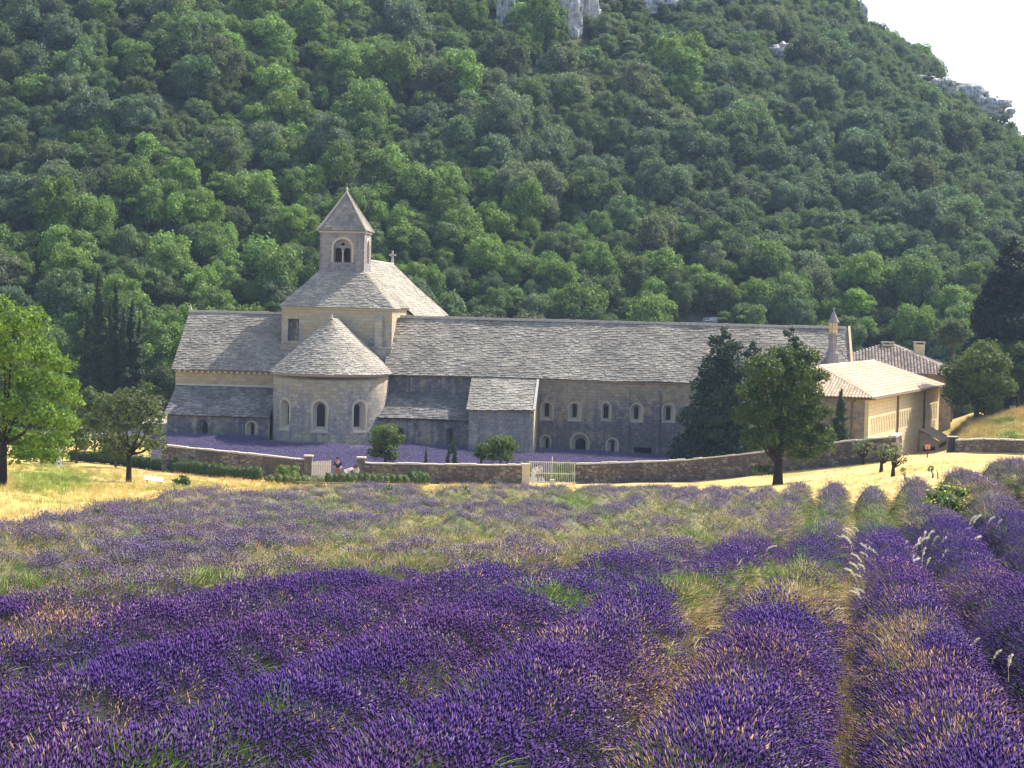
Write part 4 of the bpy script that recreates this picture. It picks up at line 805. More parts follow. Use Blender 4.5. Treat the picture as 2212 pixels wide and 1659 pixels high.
# shrubs behind it
for i, (u, y, ru, ry, Y, tint, lb) in enumerate([(205, 885, 45, 48, 150, (.085, .13, .03), 'round mid-green shrub between the bright tree and the cypresses'), (250, 965, 45, 26, 142, (.06, .10, .025), 'dark low shrub behind the olive tree trunk'),
        (165, 940, 40, 40, 146, (.11, .17, .02), 'bright green bush under the right side of the large broadleaf tree'), (90, 965, 60, 26, 140, (.06, .1, .025), 'dark green bush in the shade under the large broadleaf tree'),
        (345, 880, 18, 30, 168, (.12, .14, .06), 'thin pale shrub at the left corner of the church'), (320, 850, 30, 22, 176, (.12, .17, .03), 'light green bush right of the cypresses above the sandy bank')]):
    b0 = P(u, y + ry, Y); b0 = np.array([b0[0], Y, min(b0[2], float(ground_z(b0[0], Y)) + .3)]); R0 = ru * Y / F; H0 = 2 * ry * Y / F; z0 = P(u, y - ry, Y)[2] - b0[2] - H0
    tree('shrub', lb, 'shrub', b0, [(x, y_, z, a, b, c) for x, y_, z, a, b, c in lobes(np.random.RandomState(40 + i), 7, R0, H0, z0)], tint, 40, .17, trunk=(.08, max(.4, z0 + .3 * H0)), seed=60 + i)
# cypresses (left cluster)
def cypress_mesh(h, r, seed, dens=70, leaf=.16):
    rs = np.random.RandomState(seed); bl = []
    n = int(h * 2.2)
    for i in range(n):
        t = (i + .5) / n; rr = r * (min(1, t * 6 + .55)) * (1 - max(0, t - .45) / .58) ** .75
        a = rs.rand() * 6.28; o = rr * .28; bl.append((o * math.cos(a), o * math.sin(a), t * h + .1, rr * .72, rr * .72, h / n * 1.25))
    return crown_mesh('crown', bl, dens, leaf, M['needle'], seed, .8, .5, 1.0)
cyp = [cypress_mesh(11, 1.0, 31), cypress_mesh(11, .8, 32), cypress_mesh(11, 1.1, 33)]
for i, (u, yt, w_, Y, lb) in enumerate([(210, 590, 36, 176, 'tallest dark cypress, leftmost big one of the cluster left of the church'), (188, 668, 26, 178, 'short cypress at the left side of the dark cluster'), (237, 655, 24, 175, 'slim cypress just right of the tallest one'),
        (247, 612, 26, 177, 'second tallest narrow cypress in the middle of the cluster'), (266, 668, 22, 175, 'narrow cypress in the gap of the cluster, right of its middle'), (284, 655, 34, 176, 'broad cypress at the right side of the dark cluster'), (300, 690, 20, 178, 'lowest cypress at the right end of the cluster')]):
    X = P(u, 800, Y)[0]; gz_ = float(ground_z(X, Y)); h = P(u, yt, Y)[2] - gz_; r = empty('cypress', (X, Y, gz_), i * 1.3); tag(r, lb, 'cypress', 'cypresses left of the church')
    c = mobj('crown', cyp[i % 3], r); k = w_ * Y / F / (2.0, 1.6, 2.2)[i % 3] * 1.8; c.scale = (k, k, h / 11.2); c['tint'] = [.016, .038, .015]
    mb = MB(); mb.tube([(0, 0, -.3), (0, 0, 2)], [.18, .14]); mb.build('trunk', M['barkdark'], r)
# slim garden cypresses + small one by the annex
for i, (u, yt, w_, Y, lb) in enumerate([(920, 964, 9, 142, 'small pencil cypress standing alone behind the middle garden wall'), (963, 950, 11, 142.5, 'slightly leaning pencil cypress, left of the close pair'), (982, 943, 11, 142, 'right and taller one of the close pair of pencil cypresses'),
                                        (1813, 842, 34, 141, 'small dark cypress in front of the annex gable wall'), (976, 932, 8, 160, 'thin dark shrub climbing by the side chapel window')]):
    X = P(u, 990, Y)[0]; gz_ = float(ground_z(X, Y)); h = P(u, yt, Y)[2] - gz_; r = empty('cypress', (X, Y, gz_)); tag(r, lb, 'cypress', 'small cypresses in the abbey garden')
    c = mobj('crown', cyp[i % 3], r); k = w_ * Y / F / (2.0, 1.6, 2.2)[i % 3] * 1.3; c.scale = (k, k, h / 11.2); c['tint'] = [.03, .065, .025]
    if u == 963: r.rotation_euler = (0, .12, 0)
    mb = MB(); mb.tube([(0, 0, -.3), (0, 0, .5)], [.06, .05]); mb.build('trunk', M['barkdark'], r)
# garden bushes
for i, (u, y, ru, ry, Y, tint, lb) in enumerate([(833, 955, 40, 46, 146, (.09, .14, .025), 'rounded green tree in front of the apse right side'), (1082, 970, 36, 33, 143, (.07, .12, .02), 'dark green round bush in front of the sacristy block'), (1040, 975, 18, 22, 144, (.10, .15, .03), 'small lighter bush touching the round bush at the sacristy')]):
    b0 = P(u, y, Y); gz_ = float(ground_z(b0[0], Y)); R0 = ru * Y / F; H0 = 2 * ry * Y / F; z0 = P(u, y - ry, Y)[2] - gz_ - H0
    tree('garden_bush', lb, 'bush', (b0[0], Y, gz_), lobes(np.random.RandomState(80 + i), 9, R0, H0, z0), tint, 48, .16, trunk=(.12, max(.5, z0 + .3 * H0)), seed=90 + i)
# right group: conifers behind the wall, broadleaf in front
def conifer(name, label, base, h, R, tint, seed, dens=40, leaf=.2, lift=.6):
    rs = np.random.RandomState(seed); bl = []; n = int(h * 2.6)
    for i in range(n):
        t = (i + .3) / n; rr = R * (1 - t) ** .5 * rs.uniform(.75, 1.1)
        for k in range(3 if t < .75 else 1):
            a = rs.rand() * 6.28; o = rr * rs.uniform(.35, .62); bl.append((o * math.cos(a), o * math.sin(a), lift + t * (h - lift), max(.22, rr * .5), max(.22, rr * .5), max(.3, rr * .34)))
    return tree(name, label, 'conifer', base, bl, tint, dens, leaf, trunk=(.25, h * .6), m_='needle', bark='barkdark', seed=seed, core=.6, limbs=[(0, 0, h * .8, .1, .1, .1)], jit=.7)
def base_at(u, Y): X = P(u, 990, Y)[0]; return (X, Y, float(ground_z(X, Y)))
b0 = base_at(1562, 146); conifer('conifer', 'big dark conifer behind the garden wall covering the right end of the dormitory windows', b0, P(1565, 708, 146)[2] - b0[2], 4.1, (.022, .05, .028), 101, 34, .2, .3)
b0 = base_at(1618, 149); conifer('conifer', 'dark conifer in the middle of the clump, behind the front broadleaf tree', b0, P(1618, 735, 149)[2] - b0[2], 3.5, (.024, .055, .028), 102, 34, .2, .3)
b0 = base_at(1700, 152); conifer('conifer', 'tall dark conifer whose tip shows against the dormitory ridge, behind the broadleaf tree', b0, P(1702, 704, 152)[2] - b0[2], 3.2, (.026, .058, .028), 103, 34, .2, .3)
g = on_ground(1680, 1046); Yb = g[1]
L3 = [(1690, 775, 38, 28), (1745, 775, 28, 24), (1650, 800, 40, 34), (1715, 810, 44, 34), (1765, 815, 26, 18), (1635, 850, 38, 34), (1690, 860, 50, 40), (1750, 850, 30, 24), (1630, 900, 40, 34), (1690, 915, 46, 36), (1748, 895, 34, 24), (1785, 890, 18, 12), (1640, 950, 40, 24), (1700, 960, 40, 26), (1750, 950, 38, 30), (1780, 965, 22, 22), (1735, 985, 30, 16), (1650, 1015, 26, 10), (1780, 930, 20, 16), (1800, 945, 8, 8)]
tree('broadleaf_tree', 'dark-trunked broadleaf tree on the golden slope in front of the conifer clump', 'tree', g, [sb(u, y, Yb, ru * 1.06, ry * 1.05, g, rs_.uniform(-1.2, 1.2)) for u, y, ru, ry in L3], (.034, .075, .017), 62, .17, trunk=(.3, 1.5), bark='barkdark', seed=23, core=.5, jit=.9)
# right edge
b0 = base_at(2170, 176); conifer('conifer', 'tall very dark conifer rising at the right edge above the bushes', b0, P(2182, 512, 176)[2] - b0[2], 4.6, (.012, .026, .018), 104, 40, .26, 2)
for i, (u, y, ru, ry, Y, tint, lb) in enumerate([(2105, 822, 82, 84, 168, (.08, .12, .025), 'large round green tree right of the annex, above the grassy bank'), (2195, 800, 60, 75, 172, (.075, .12, .03), 'green tree at the right edge, overlapping the large round one'),
        (2150, 760, 40, 30, 174, (.10, .15, .03), 'lighter treetop between the dark conifer and the large round tree'), (2050, 720, 40, 30, 196, (.06, .09, .04), 'dull green tree behind the rear building, left of the dark conifer')]):
    b0 = base_at(u, Y); R0 = ru * Y / F; H0 = 2 * ry * Y / F; z0 = P(u, y - ry, Y)[2] - b0[2] - H0
    tree('broadleaf_tree', lb, 'tree', b0, lobes(np.random.RandomState(110 + i), 14, R0, H0, z0, r0=.3, r1=.45), tint, 30, .22, trunk=(.2, max(.5, z0 + .3 * H0)), seed=120 + i)
# young olive trees on the golden slope
for i, (ub, yb, uc, yc, ru, ry, lb) in enumerate([(1863.5, 1002, 1865, 966, 26, 20, 'leftmost young olive tree on the golden slope, slim trunk against the rubble wall'), (1903.6, 1018, 1912, 978, 24, 24, 'middle young olive tree with thick bare trunk on the golden slope'), (1929, 1028, 1940, 985, 26, 24, 'rightmost young olive tree with open airy crown and forked trunk'),
        (1954.6, 1037, 1951, 1016, 7, 8, 'tiny sapling with tuft of leaves right of the young olive trees'), (2015, 1034, 2011, 1014, 8, 9, 'small leafy sapling just left of the bare stick near the lavender domes')]):
    g = on_ground(ub, yb); Y = g[1]; c_ = P(uc, yc, Y); k = Y / F; bl = [(c_[0] - g[0] + x, y_, c_[2] - g[2] - ry * k + z, a, b, c) for x, y_, z, a, b, c in lobes(np.random.RandomState(130 + i), 8 if ru > 10 else 3, ru * k, 2 * ry * k, 0, r0=.28, r1=.4)]
    tree('young_olive_tree', lb, 'tree', g, bl, (.16, .19, .10), 30 if ru > 10 else 60, .13, trunk=(.11 if ru > 10 else .04, (g[2] and (c_[2] - g[2]) * .45)), bark='barkdark', seed=140 + i, core=.25, jit=1.1, group='young olive trees on the golden slope')
for (u, y, u2, y2, lb) in ((1985, 1046, 1978, 1028, 'bare leaning stick on the golden slope above the lavender domes'), (2026, 1034, 2023, 1014, 'thin bare stake right of the small leafy sapling')):
    g = on_ground(u, y); t_ = P(u2, y2, g[1]) - g; mb = MB(); mb.tube([(0, 0, -.1), tuple(t_ * .6 + np.array([.03, 0, 0])), tuple(t_)], [.03, .025, .015], 5); o_ = mb.build('stake', M['barkdark'], None); o_.location = tuple(g); tag(o_, lb, 'stake')
# hedges
def hedge(name, label, pts, h, wd, tint, seed):
    r = empty(name, tuple(pts[0])); tag(r, label, 'hedge'); o = np.array(pts[0]); bl = []; rs = np.random.RandomState(seed)
    for a, b in zip(pts[:-1], pts[1:]):
        L_ = np.linalg.norm(b - a); n = max(1, int(L_ / .42))
        for k in range(n): p = a + (b - a) * (k + .5) / n - o; hh = h * rs.uniform(.9, 1.08); bl.append((p[0], p[1] + rs.uniform(-.05, .05), p[2] + hh * .48, .36, wd * .55, hh * .54))
    me = crown_mesh('foliage', bl, 60, .11, M['leaf'], seed, .88, .6); c = mobj('foliage', me, r); c['tint'] = tint; return r
gp = lambda l: [on_ground(u, y) for u, y in l]
hedge('hedge', 'long dark clipped hedge running from the olive tree along the left garden wall', gp([(150, 996), (260, 1006), (370, 1021), (470, 1033), (563, 1041)]), .95, .9, [.06, .11, .025], 201)
hedge('hedge', 'short yellowish hedge section below the wooden gate', gp([(572, 1044), (612, 1046), (660, 1048), (695, 1048)]), .62, .8, [.13, .17, .04], 202)
hedge('hedge', 'green hedge hiding the legs of the people, ending before the iron gate', gp([(704, 1049), (800, 1050), (880, 1050)]), .85, .8, [.09, .14, .03], 203)
hedge('hedge', 'darker right end of the hedge against the middle garden wall', gp([(884, 1049), (922, 1048)]), 1.0, .9, [.045, .09, .022], 204)
hedge('hedge', 'bright yellow-green low hedge behind the wall top left of the iron gate', [np.array([P(u, 990, 147)[0], 147, float(ground_z(P(u, 990, 147)[0], 147))]) for u in (1118, 1150)], 1.25, .8, [.22, .28, .05], 205)
hedge('hedge', 'flat topped light hedge strip behind the garden wall right of the iron gate', [np.array([P(u, 990, 149)[0], 149, float(ground_z(P(u, 990, 149)[0], 149))]) for u in (1195, 1260, 1330)], 1.2, .5, [.16, .21, .06], 206)
hedge('hedge', 'low bright clipped box hedge seen through the iron gate', [np.array([P(u, 1040, 141)[0], 141, float(ground_z(P(u, 1040, 141)[0], 141))]) for u in (1178, 1244)], .8, .8, [.2, .26, .06], 207)
b0 = on_ground(625, 1046); tree('garden_bush', 'bright lime-green bush bulging from the hedge near the left pillar', 'bush', b0, lobes(np.random.RandomState(151), 6, .85, 1.25, .0), (.17, .24, .03), 55, .12, trunk=(.06, .5), seed=152)
b0 = on_ground(395, 1052); tree('garden_bush', 'small dark green plant in the yellow grass below the long hedge', 'bush', b0, lobes(np.random.RandomState(153), 4, .5, .65, .0), (.07, .12, .03), 60, .12, trunk=(.05, .3), seed=154)
b0 = on_ground(2045, 1150); Yb = b0[1]
tree('broom_shrub', 'blue-green broom shrub with yellow flowers between lavender rows at the right', 'shrub', b0, lobes(np.random.RandomState(155), 12, 62 * Yb / F, 105 * Yb / F, .05, r0=.3, r1=.45), (.17, .23, .10), 110, .075, trunk=(.05, .3), seed=156, core=.6, jit=1.1)
sp_ = bpy.data.objects[[o.name for o in bpy.data.objects if o.name.startswith('broom_shrub')][0]]
pts = []; rs = np.random.RandomState(9)
for k in range(260): d = rs.normal(0, 1, 3); d /= np.linalg.norm(d); d[2] = abs(d[2]) * .9 + .1; pts.append(np.array([0, 0, 52 * Yb / F]) + d * np.array([60, 60, 55]) * Yb / F * rs.uniform(.9, 1.08))
V, Fc = leaf_quads(np.array(pts), np.array(pts), .055, .8); M['yellow'] = simple('yellow_petals', (.75, .62, .03), (.8, .7, .1), 5, .7, 0); yo = mobj('yellow_flowers', npmesh('yellow_flowers', V, Fc, [M['yellow']]), sp_); yo['kind'] = 'stuff'
#NEXT
# ================================================================== ROCKS ON THE HILL
ROCKS = [(800, 18, 15, 32), (1092, 24, 17, 48), (1228, 34, 24, 60), (1270, 26, 16, 40), (1392, 14, 44, 22), (1690, 116, 38, 17), (1802, 150, 22, 13), (1858, 28, 12, 18), (1945, 150, 15, 11), (1985, 172, 24, 11), (2035, 186, 28, 13), (2088, 204, 36, 18), (2132, 228, 32, 17), (2166, 246, 18, 11),
         (1166, 628, 12, 8), (1203, 665, 15, 18), (1478, 645, 20, 9), (1545, 697, 22, 7), (1905, 690, 26, 12), (1994, 714, 12, 10), (1915, 650, 20, 8)]
RL = ['narrow pale rock face at the top edge above the left of the bell tower', 'grey rock cliff at the top edge, left of the tallest white one', 'tall white limestone cliff at the top centre of the hill', 'broken rock spur just right of the tall white cliff', 'wide pale scree patch at the top edge right of the cliffs', 'isolated white outcrop high on the right hillside', 'small outcrop below right of the isolated white one', 'white rock on the skyline where the hill leaves the top edge', 'first rock of the crest chain below the skyline', 'low grey rock band in the upper crest chain', 'broad white rock in the middle of the crest chain', 'large white crag on the right skyline', 'overhanging white crag near the right skyline end', 'rock tip with bush at the right end of the crest',
      'small bare rock above the ridge roof centre left', 'pale cracked rock just above the long roof ridge', 'slanting pale slab on the slope above the long roof', 'pinkish bank right above the roof ridge', 'white boulder behind the annex chimneys', 'small white boulder near the dark conifer', 'earth coloured rock on the bare scar above the annex']
def noise3(p, s, seed):
    return vnoise(p[:, 0] + p[:, 2] * .6, p[:, 1] - p[:, 2] * .8, s, seed) - .5
bm = bmesh.new(); bmesh.ops.create_icosphere(bm, subdivisions=4, radius=1); IC4 = (np.array([v.co for v in bm.verts]), np.array([[v.index for v in f.verts] for f in bm.faces])); bm.free()
for i, (u, y, ru, ry) in enumerate(ROCKS):
    h = hit(hill_z, u, y + ry * .6, 185, 420)
    if h is None: h = hit(hill_z, u, y + ry + 25, 185, 420)
    if h is None: h = P(u, y, 390)
    k = h[1] / F; r = empty('limestone_outcrop', tuple(h)); tag(r, RL[i], 'rock', 'limestone outcrops on the wooded hill')
    V = IC4[0].copy(); S = np.array([ru * k * 1.2, max(ru, 14) * k * .8, ry * k * 1.2]); Pn = V * S
    d = 1 + .55 * noise3(Pn, 2.2, i) + .35 * noise3(Pn * np.array([2.5, 2.5, .7]), 1.3, i + 3) + .2 * noise3(Pn * np.array([1, 1, 4]), .9, i + 7)
    Pn = Pn * d[:, None]; q = np.round(Pn / .7) * .7; Pn = Pn * .45 + q * .55
    zoff = P(u, y, h[1])[2] - h[2]
    mobj('rock_face', npmesh('rock_face', Pn + np.array([0, 0, zoff]), IC4[1], [M['rock']]), r)
    rr_ = np.random.RandomState(600 + i)
    for j in range(4):
        kk_ = rr_.uniform(.3, .6); V2 = IC4[0][:, [1, 0, 2]] * S * np.array([kk_, kk_, kk_ * rr_.uniform(.5, 1.1)]); d2 = 1 + .6 * noise3(V2 + j * 9, 1.5, i + j) + .4 * noise3(V2 * np.array([2.5, 2.5, 1]) + j, 1.0, i + j + 2); V2 = V2 * d2[:, None]; q2 = np.round(V2 / .5) * .5; V2 = V2 * .4 + q2 * .6
        mobj('boulder', npmesh('boulder', V2 + np.array([rr_.uniform(-.9, .9) * S[0], rr_.uniform(-.9, .1) * S[1], zoff + rr_.uniform(-.9, .5) * S[2]]), IC4[1], [M['rock']]), r)
# ================================================================== FOREST
def fcrown(seed, R, n, flat=.8, leaf=.42, dens=5.2, hs=1.0):
    rs = np.random.RandomState(seed); return crown_mesh('crown', [(x + rs.uniform(-.5, .5), y + rs.uniform(-.5, .5), z * hs, a * rs.uniform(.7, 1.15), b * rs.uniform(.7, 1.15), c * rs.uniform(.8, 1.3)) for x, y, z, a, b, c in lobes(rs, n, R, R * 1.7, .3, flat, .24, .5)], dens, leaf, M['leaf'], seed, .58, .85, .15)
FC = [fcrown(300 + i, 2.6 + .5 * (i % 3), 13 + i % 5, .7 + .2 * (i % 3), .24, 24, (.8, 1.0, 1.3, .9)[i % 4]) for i in range(9)]
tm = MB(); tm.tube([(0, 0, -1.5), (0, 0, 1.2), (.1, 0, 2.6)], [.2, .16, .1], 6); TM = npmesh('trunk', tm.v, tm.f, [M['bark']], tm.c)
SP = 3.5; pts = []; rs = np.random.RandomState(77); row = 0; yy = 172.
while yy < 425:
    xx = -95 + (row % 2) * SP / 2
    while xx < 150: pts.append((xx + rs.uniform(-1.5, 1.5), yy + rs.uniform(-1.5, 1.5))); xx += SP
    yy += SP * .86; row += 1
pts = np.array(pts); pz = hill_z(pts[:, 0], pts[:, 1]); sc_ = (.46 + .62 * rs.rand(len(pts)) ** 1.5) * (1 - .18 * (fnoise(pts[:, 0], pts[:, 1], 30, 12)))
pu, py = proj(pts[:, 0], pts[:, 1], pz + 3.2 * sc_)
hillmask = (pts[:, 1] > np.interp(pts[:, 0], [-95, -40, -27, -20, 35, 46, 60, 150], [172, 180, 194, 206, 206, 198, 192, 184])) & (pz > -5)
vis = hillmask & (pu > -90) & (pu < 2300) & (py > -90)
vis &= ~((pu > 395) & (pu < 1840) & (py > 722)) & ~((pu > 1840) & (pu < 2040) & (py > 775)) & (py < 960)
for (a, b_, ru, ry) in SCARS: vis &= (((pu - a) / (ru + 6)) ** 2 + ((py - b_) / (ry + 8)) ** 2) > 1
for (a, b_, ru, ry) in ROCKS: vis &= (((pu - a) / (ru + 13)) ** 2 + ((py - b_ - 12) / (ry + 24)) ** 2) > 1
crest = (pu > 1700) & (py < 60 + (pu - 1750) * .62); vis &= ~(crest & (rs.rand(len(pts)) < .35))
vis &= ~((pts[:, 1] > 412)) & ~((pu > 300) & (pu < 400) & (py > 800))
pts, pz, sc_, pu, py = pts[vis], pz[vis], sc_[vis], pu[vis], py[vis]
tn = fnoise(pts[:, 0], pts[:, 1], 26, 14) + rs.uniform(-.16, .16, len(pts)) + np.clip((1100 - pu) / 7000, -.09, .1) + np.clip((py - 400) / 6000, -.03, .05)
TONES = [('dark evergreen', (.105, .155, .095)), ('deep green', (.115, .19, .08)), ('grey-green', (.155, .19, .105)), ('mid green', (.135, .22, .06)), ('bright green', (.17, .275, .055))]
ti = np.clip(((tn - .32) / .085).astype(int), 0, 4); ti = np.where((ti == 2) & (rs.rand(len(ti)) < .3), 0, ti)
tint = np.array([TONES[i][1] for i in ti]) * rs.uniform(.65, 1.4, (len(ti), 1)) * np.array([1, 1, 1]) + rs.uniform(-.006, .01, (len(ti), 3)); tint = np.clip(tint, .01, 1)
rank = np.argsort(-(sc_ / pts[:, 1]) - 0.0); infr = (pu > -20) & (pu < 2230) & (py > -10); rank = [i for i in rank if infr[i]]
# thin the ones hidden behind nearer crowns when picking the individuals
BIG = set(rank[:300]); 
ROWS = [(170, 'near the top edge'), (300, 'high on the slope'), (430, 'halfway up the slope'), (560, 'low on the slope'), (2000, 'low down')]
COLS = [(180, 'at the far left'), (380, 'above the cypress cluster'), (600, 'above the left transept'), (690, 'left of the bell tower'), (860, 'behind the bell tower'), (1050, 'right of the bell tower'), (1250, 'above the sacristy roof'), (1480, 'above the long wing'), (1700, 'above the conifer clump'), (1900, 'above the annex'), (3000, 'at the far right')]
ORD = ['first', 'second', 'third', 'fourth', 'fifth', 'sixth', 'seventh', 'eighth', 'ninth', 'tenth'] + ['%dth' % k for k in range(11, 60)]
_lab = {}
for i in BIG:
    tone = TONES[ti[i]][0]; a = next(t for l, t in COLS if pu[i] < l); b_ = next(t for l, t in ROWS if py[i] < l); size = 'small' if sc_[i] < .68 else 'large' if sc_[i] > .9 else 'rounded'
    _lab.setdefault('%s %s tree %s %s' % (size, tone, b_, a), []).append(i)
_full = {}
for lb, ids in _lab.items():
    ids = sorted(ids, key=lambda j: pu[j]); m_ = len(ids)
    for q, j in enumerate(ids): _full[j] = lb + ('' if m_ == 1 else ', leftmost' if q == 0 else ', rightmost' if q == m_ - 1 else ', %s from %s' % (ORD[q] if q < m_ / 2 else ORD[m_ - 1 - q], 'left' if q < m_ / 2 else 'right'))
for i in sorted(BIG, key=lambda j: pts[j, 1]):
    r = empty('hillside_tree', (pts[i, 0], pts[i, 1], pz[i]), rs.uniform(0, 6.28)); r.scale = (sc_[i], sc_[i], sc_[i] * rs.uniform(.85, 1.15))
    tag(r, _full[i], 'tree', 'trees covering the hillside'); c = mobj('crown', FC[rs.randint(9)], r); c['tint'] = [float(x) for x in tint[i]]; mobj('trunk', TM, r)
rest = np.array([i for i in range(len(pts)) if i not in BIG])
tc_ = template('forest_crowns', FC); n = len(rest)
scatter('forest', tc_, np.stack([pts[rest, 0], pts[rest, 1], pz[rest]], 1), rs.randint(0, 9, n), np.stack([np.zeros(n), np.zeros(n), rs.uniform(0, 6.28, n)], 1), sc_[rest], tint[rest])
# undergrowth between the crowns
n = 11000; ux = rs.uniform(-95, 140, n); uy = rs.uniform(186, 412, n); uz = hill_z(ux, uy); a_, b_ = proj(ux, uy, uz); ok = (a_ > -60) & (a_ < 2280) & (b_ > -40) & ~((a_ > 395) & (a_ < 1830) & (b_ > 730))
for (a, bb, ru, ry) in SCARS + ROCKS: ok &= (((a_ - a) / (ru * .8)) ** 2 + ((b_ - bb - 5) / (ry * 1.0 + 5)) ** 2) > 1
ux, uy, uz = ux[ok], uy[ok], uz[ok]; n = len(ux)
scatter('undergrowth', tc_, np.stack([ux, uy, uz - .3], 1), rs.randint(0, 9, n), np.stack([np.zeros(n), np.zeros(n), rs.uniform(0, 6.28, n)], 1), rs.uniform(.3, .62, n), np.array([.10, .145, .06]) * rs.uniform(.6, 1.8, (n, 1)))

# ================================================================== LAVENDER FIELD
AL = math.radians(9.8); cA, sA = math.cos(AL), math.sin(AL); RW = 1.5
def lavmat():
    m, t, b = mat('lavender'); ti_ = attr(t, 'tint', 'INSTANCER'); r_ = attr(t, 'rnd'); sp = N(t, 'ShaderNodeSeparateColor'); t.links.new(r_, sp.inputs[0])
    stem = (.13, .17, .055); c = mix(t, sp.outputs[1], stem, ti_); hs = N(t, 'ShaderNodeHueSaturation'); mr = N(t, 'ShaderNodeMapRange', inp={'To Min': .6, 'To Max': 1.45}); t.links.new(sp.outputs[0], mr.inputs[0]); t.links.new(mr.outputs[0], hs.inputs['Value'])
    t.links.new(c, hs.inputs['Color']); t.links.new(hs.outputs[0], b.inputs['Base Color']); tr = N(t, 'ShaderNodeBsdfTranslucent'); t.links.new(hs.outputs[0], tr.inputs[0])
    ms = N(t, 'ShaderNodeMixShader', inp={0: .12}); t.links.new(b.outputs[0], ms.inputs[1]); t.links.new(tr.outputs[0], ms.inputs[2]); t.links.new(ms.outputs[0], t.nodes['Material Output'].inputs[0]); return m
M['lav'] = lavmat()
def tuft_mesh(seed, n, rad, h0, h1, spread, flower=True, wid=.006, fl=.06, fr=.010, droop=0):
    rs = np.random.RandomState(seed); V = []; Fc = []; C = []
    for k in range(n):
        a = rs.rand() * 6.28; r0 = rad * math.sqrt(rs.rand()); b = np.array([r0 * math.cos(a), r0 * math.sin(a), 0]); h = rs.uniform(h0, h1)
        d = np.array([math.cos(a) * spread * rs.rand() * (r0 / rad + .3) + rs.normal(0, .08), math.sin(a) * spread * rs.rand() * (r0 / rad + .3) + rs.normal(0, .08), 1.]); d /= np.linalg.norm(d)
        q = rs.rand() * 6.28; wv = np.array([math.cos(q), math.sin(q), 0]) * wid; tip = b + d * h; c = rs.rand(); o = len(V)
        if flower:
            V += [b - wv, b + wv, tip + wv * .6, tip - wv * .6]; Fc += [(o, o + 1, o + 2), (o, o + 2, o + 3)]; C += [(c, 0, 0)] * 2
            L_ = fl * rs.uniform(.7, 1.3); e1 = np.cross(d, [1, 0, 0]); e1 /= np.linalg.norm(e1); e2 = np.cross(d, e1); o = len(V); rr = fr * rs.uniform(.8, 1.25)
            V += [tip] + [tip + d * L_ * .35 + (e1 * math.cos(x) + e2 * math.sin(x)) * rr for x in (0, PI / 2, PI, 3 * PI / 2)] + [tip + d * L_]
            for j in range(4): Fc += [(o, o + 1 + (j + 1) % 4, o + 1 + j), (o + 5, o + 1 + j, o + 1 + (j + 1) % 4)]
            C += [(c, 1, 0)] * 8
        else:
            md = b + d * h * .55 + np.array([d[0], d[1], 0]) * droop * h * .3; tp = b + d * h + np.array([d[0], d[1], -.6]) * droop * h
            V += [b - wv, b + wv, md + wv * .8, md - wv * .8, tp]; Fc += [(o, o + 1, o + 2), (o, o + 2, o + 3), (o + 3, o + 2, o + 4)]; C += [(c, 1, 0)] * 3
    return npmesh('tuft', np.array(V), np.array(Fc), [M['lav']], np.array(C))
TU = [tuft_mesh(400 + i, 22, .11, .15, .30, .5, wid=.003, fr=.006, fl=.066) for i in range(4)]                       # 0-3 lavender
TU += [tuft_mesh(410 + i, 38, .13, .14, .34, .6, False, .0032, droop=.2) for i in range(3)]    # 4-6 grass and weeds
TU += [tuft_mesh(420, 18, .10, .22, .36, .5, True, .0028, .07, .0042)]                      # 7 seed heads
TC = template('field_tufts', TU)
_yf = lambda u: np.interp(u, [-400, 0, 300, 600, 1000, 1300, 1450, 1640, 1850, 2000, 2212, 2800], [1300, 1288, 1262, 1236, 1214, 1192, 1178, 1158, 1138, 1118, 1098, 1060])
GREENS = [(330, 1625, 230, 60, .8), (650, 1530, 130, 60, .35), (1430, 1610, 150, 50, .45), (60, 1245, 90, 26, .8), (20, 1180, 60, 30, .5), (1205, 1275, 56, 26, 1.6), (1475, 1245, 85, 24, 1.4), (1700, 1222, 115, 22, 1.3), (1905, 1112, 48, 26, 1.2), (1765, 1118, 36, 34, 1.0), (1535, 1160, 26, 10, 1), (1280, 1142, 46, 14, .9), (1240, 1075, 50, 22, 1.2), (730, 1085, 60, 20, .6), (600, 1110, 110, 18, .4), (450, 1230, 90, 16, .4), (1330, 1110, 60, 16, .6), (840, 1075, 24, 14, 1), (420, 1540, 60, 40, .3), (150, 1160, 90, 14, .4), (1815, 1540, 20, 30, .4), (1000, 1130, 60, 14, .6), (1080, 1460, 80, 30, .22), (40, 1470, 60, 30, .4), (1660, 1580, 30, 60, .3)]
STRAWS = [(1490, 1300, 55, 50, 1.6), (1745, 1262, 120, 28, 1.5), (1260, 1150, 220, 16, .5), (1000, 1180, 220, 18, .6), (1200, 1205, 120, 10, .6), (1970, 1350, 60, 28, .8), (250, 1260, 110, 18, .6), (120, 1135, 150, 16, .5), (700, 1195, 160, 18, .6), (2110, 1060, 60, 20, .5), (1620, 1245, 30, 30, .8), (1590, 1120, 30, 12, .7), (1700, 1480, 90, 40, .15), (1860, 1240, 22, 50, .6)]
RUSTS = [(125, 1325, 90, 26, .6), (1430, 1470, 100, 85, .7), (1560, 1400, 110, 30, .18), (2020, 1560, 170, 60, .4), (1960, 1410, 70, 36, .7), (1790, 1300, 60, 60, .4), (900, 1470, 50, 20, .25), (20, 1360, 60, 30, .5), (1350, 1600, 110, 50, .15), (640, 1180, 90, 16, .4), (2080, 1240, 100, 50, .15), (60, 1180, 70, 12, .6), (1960, 1330, 60, 20, .5), (1090, 1330, 60, 14, .15)]
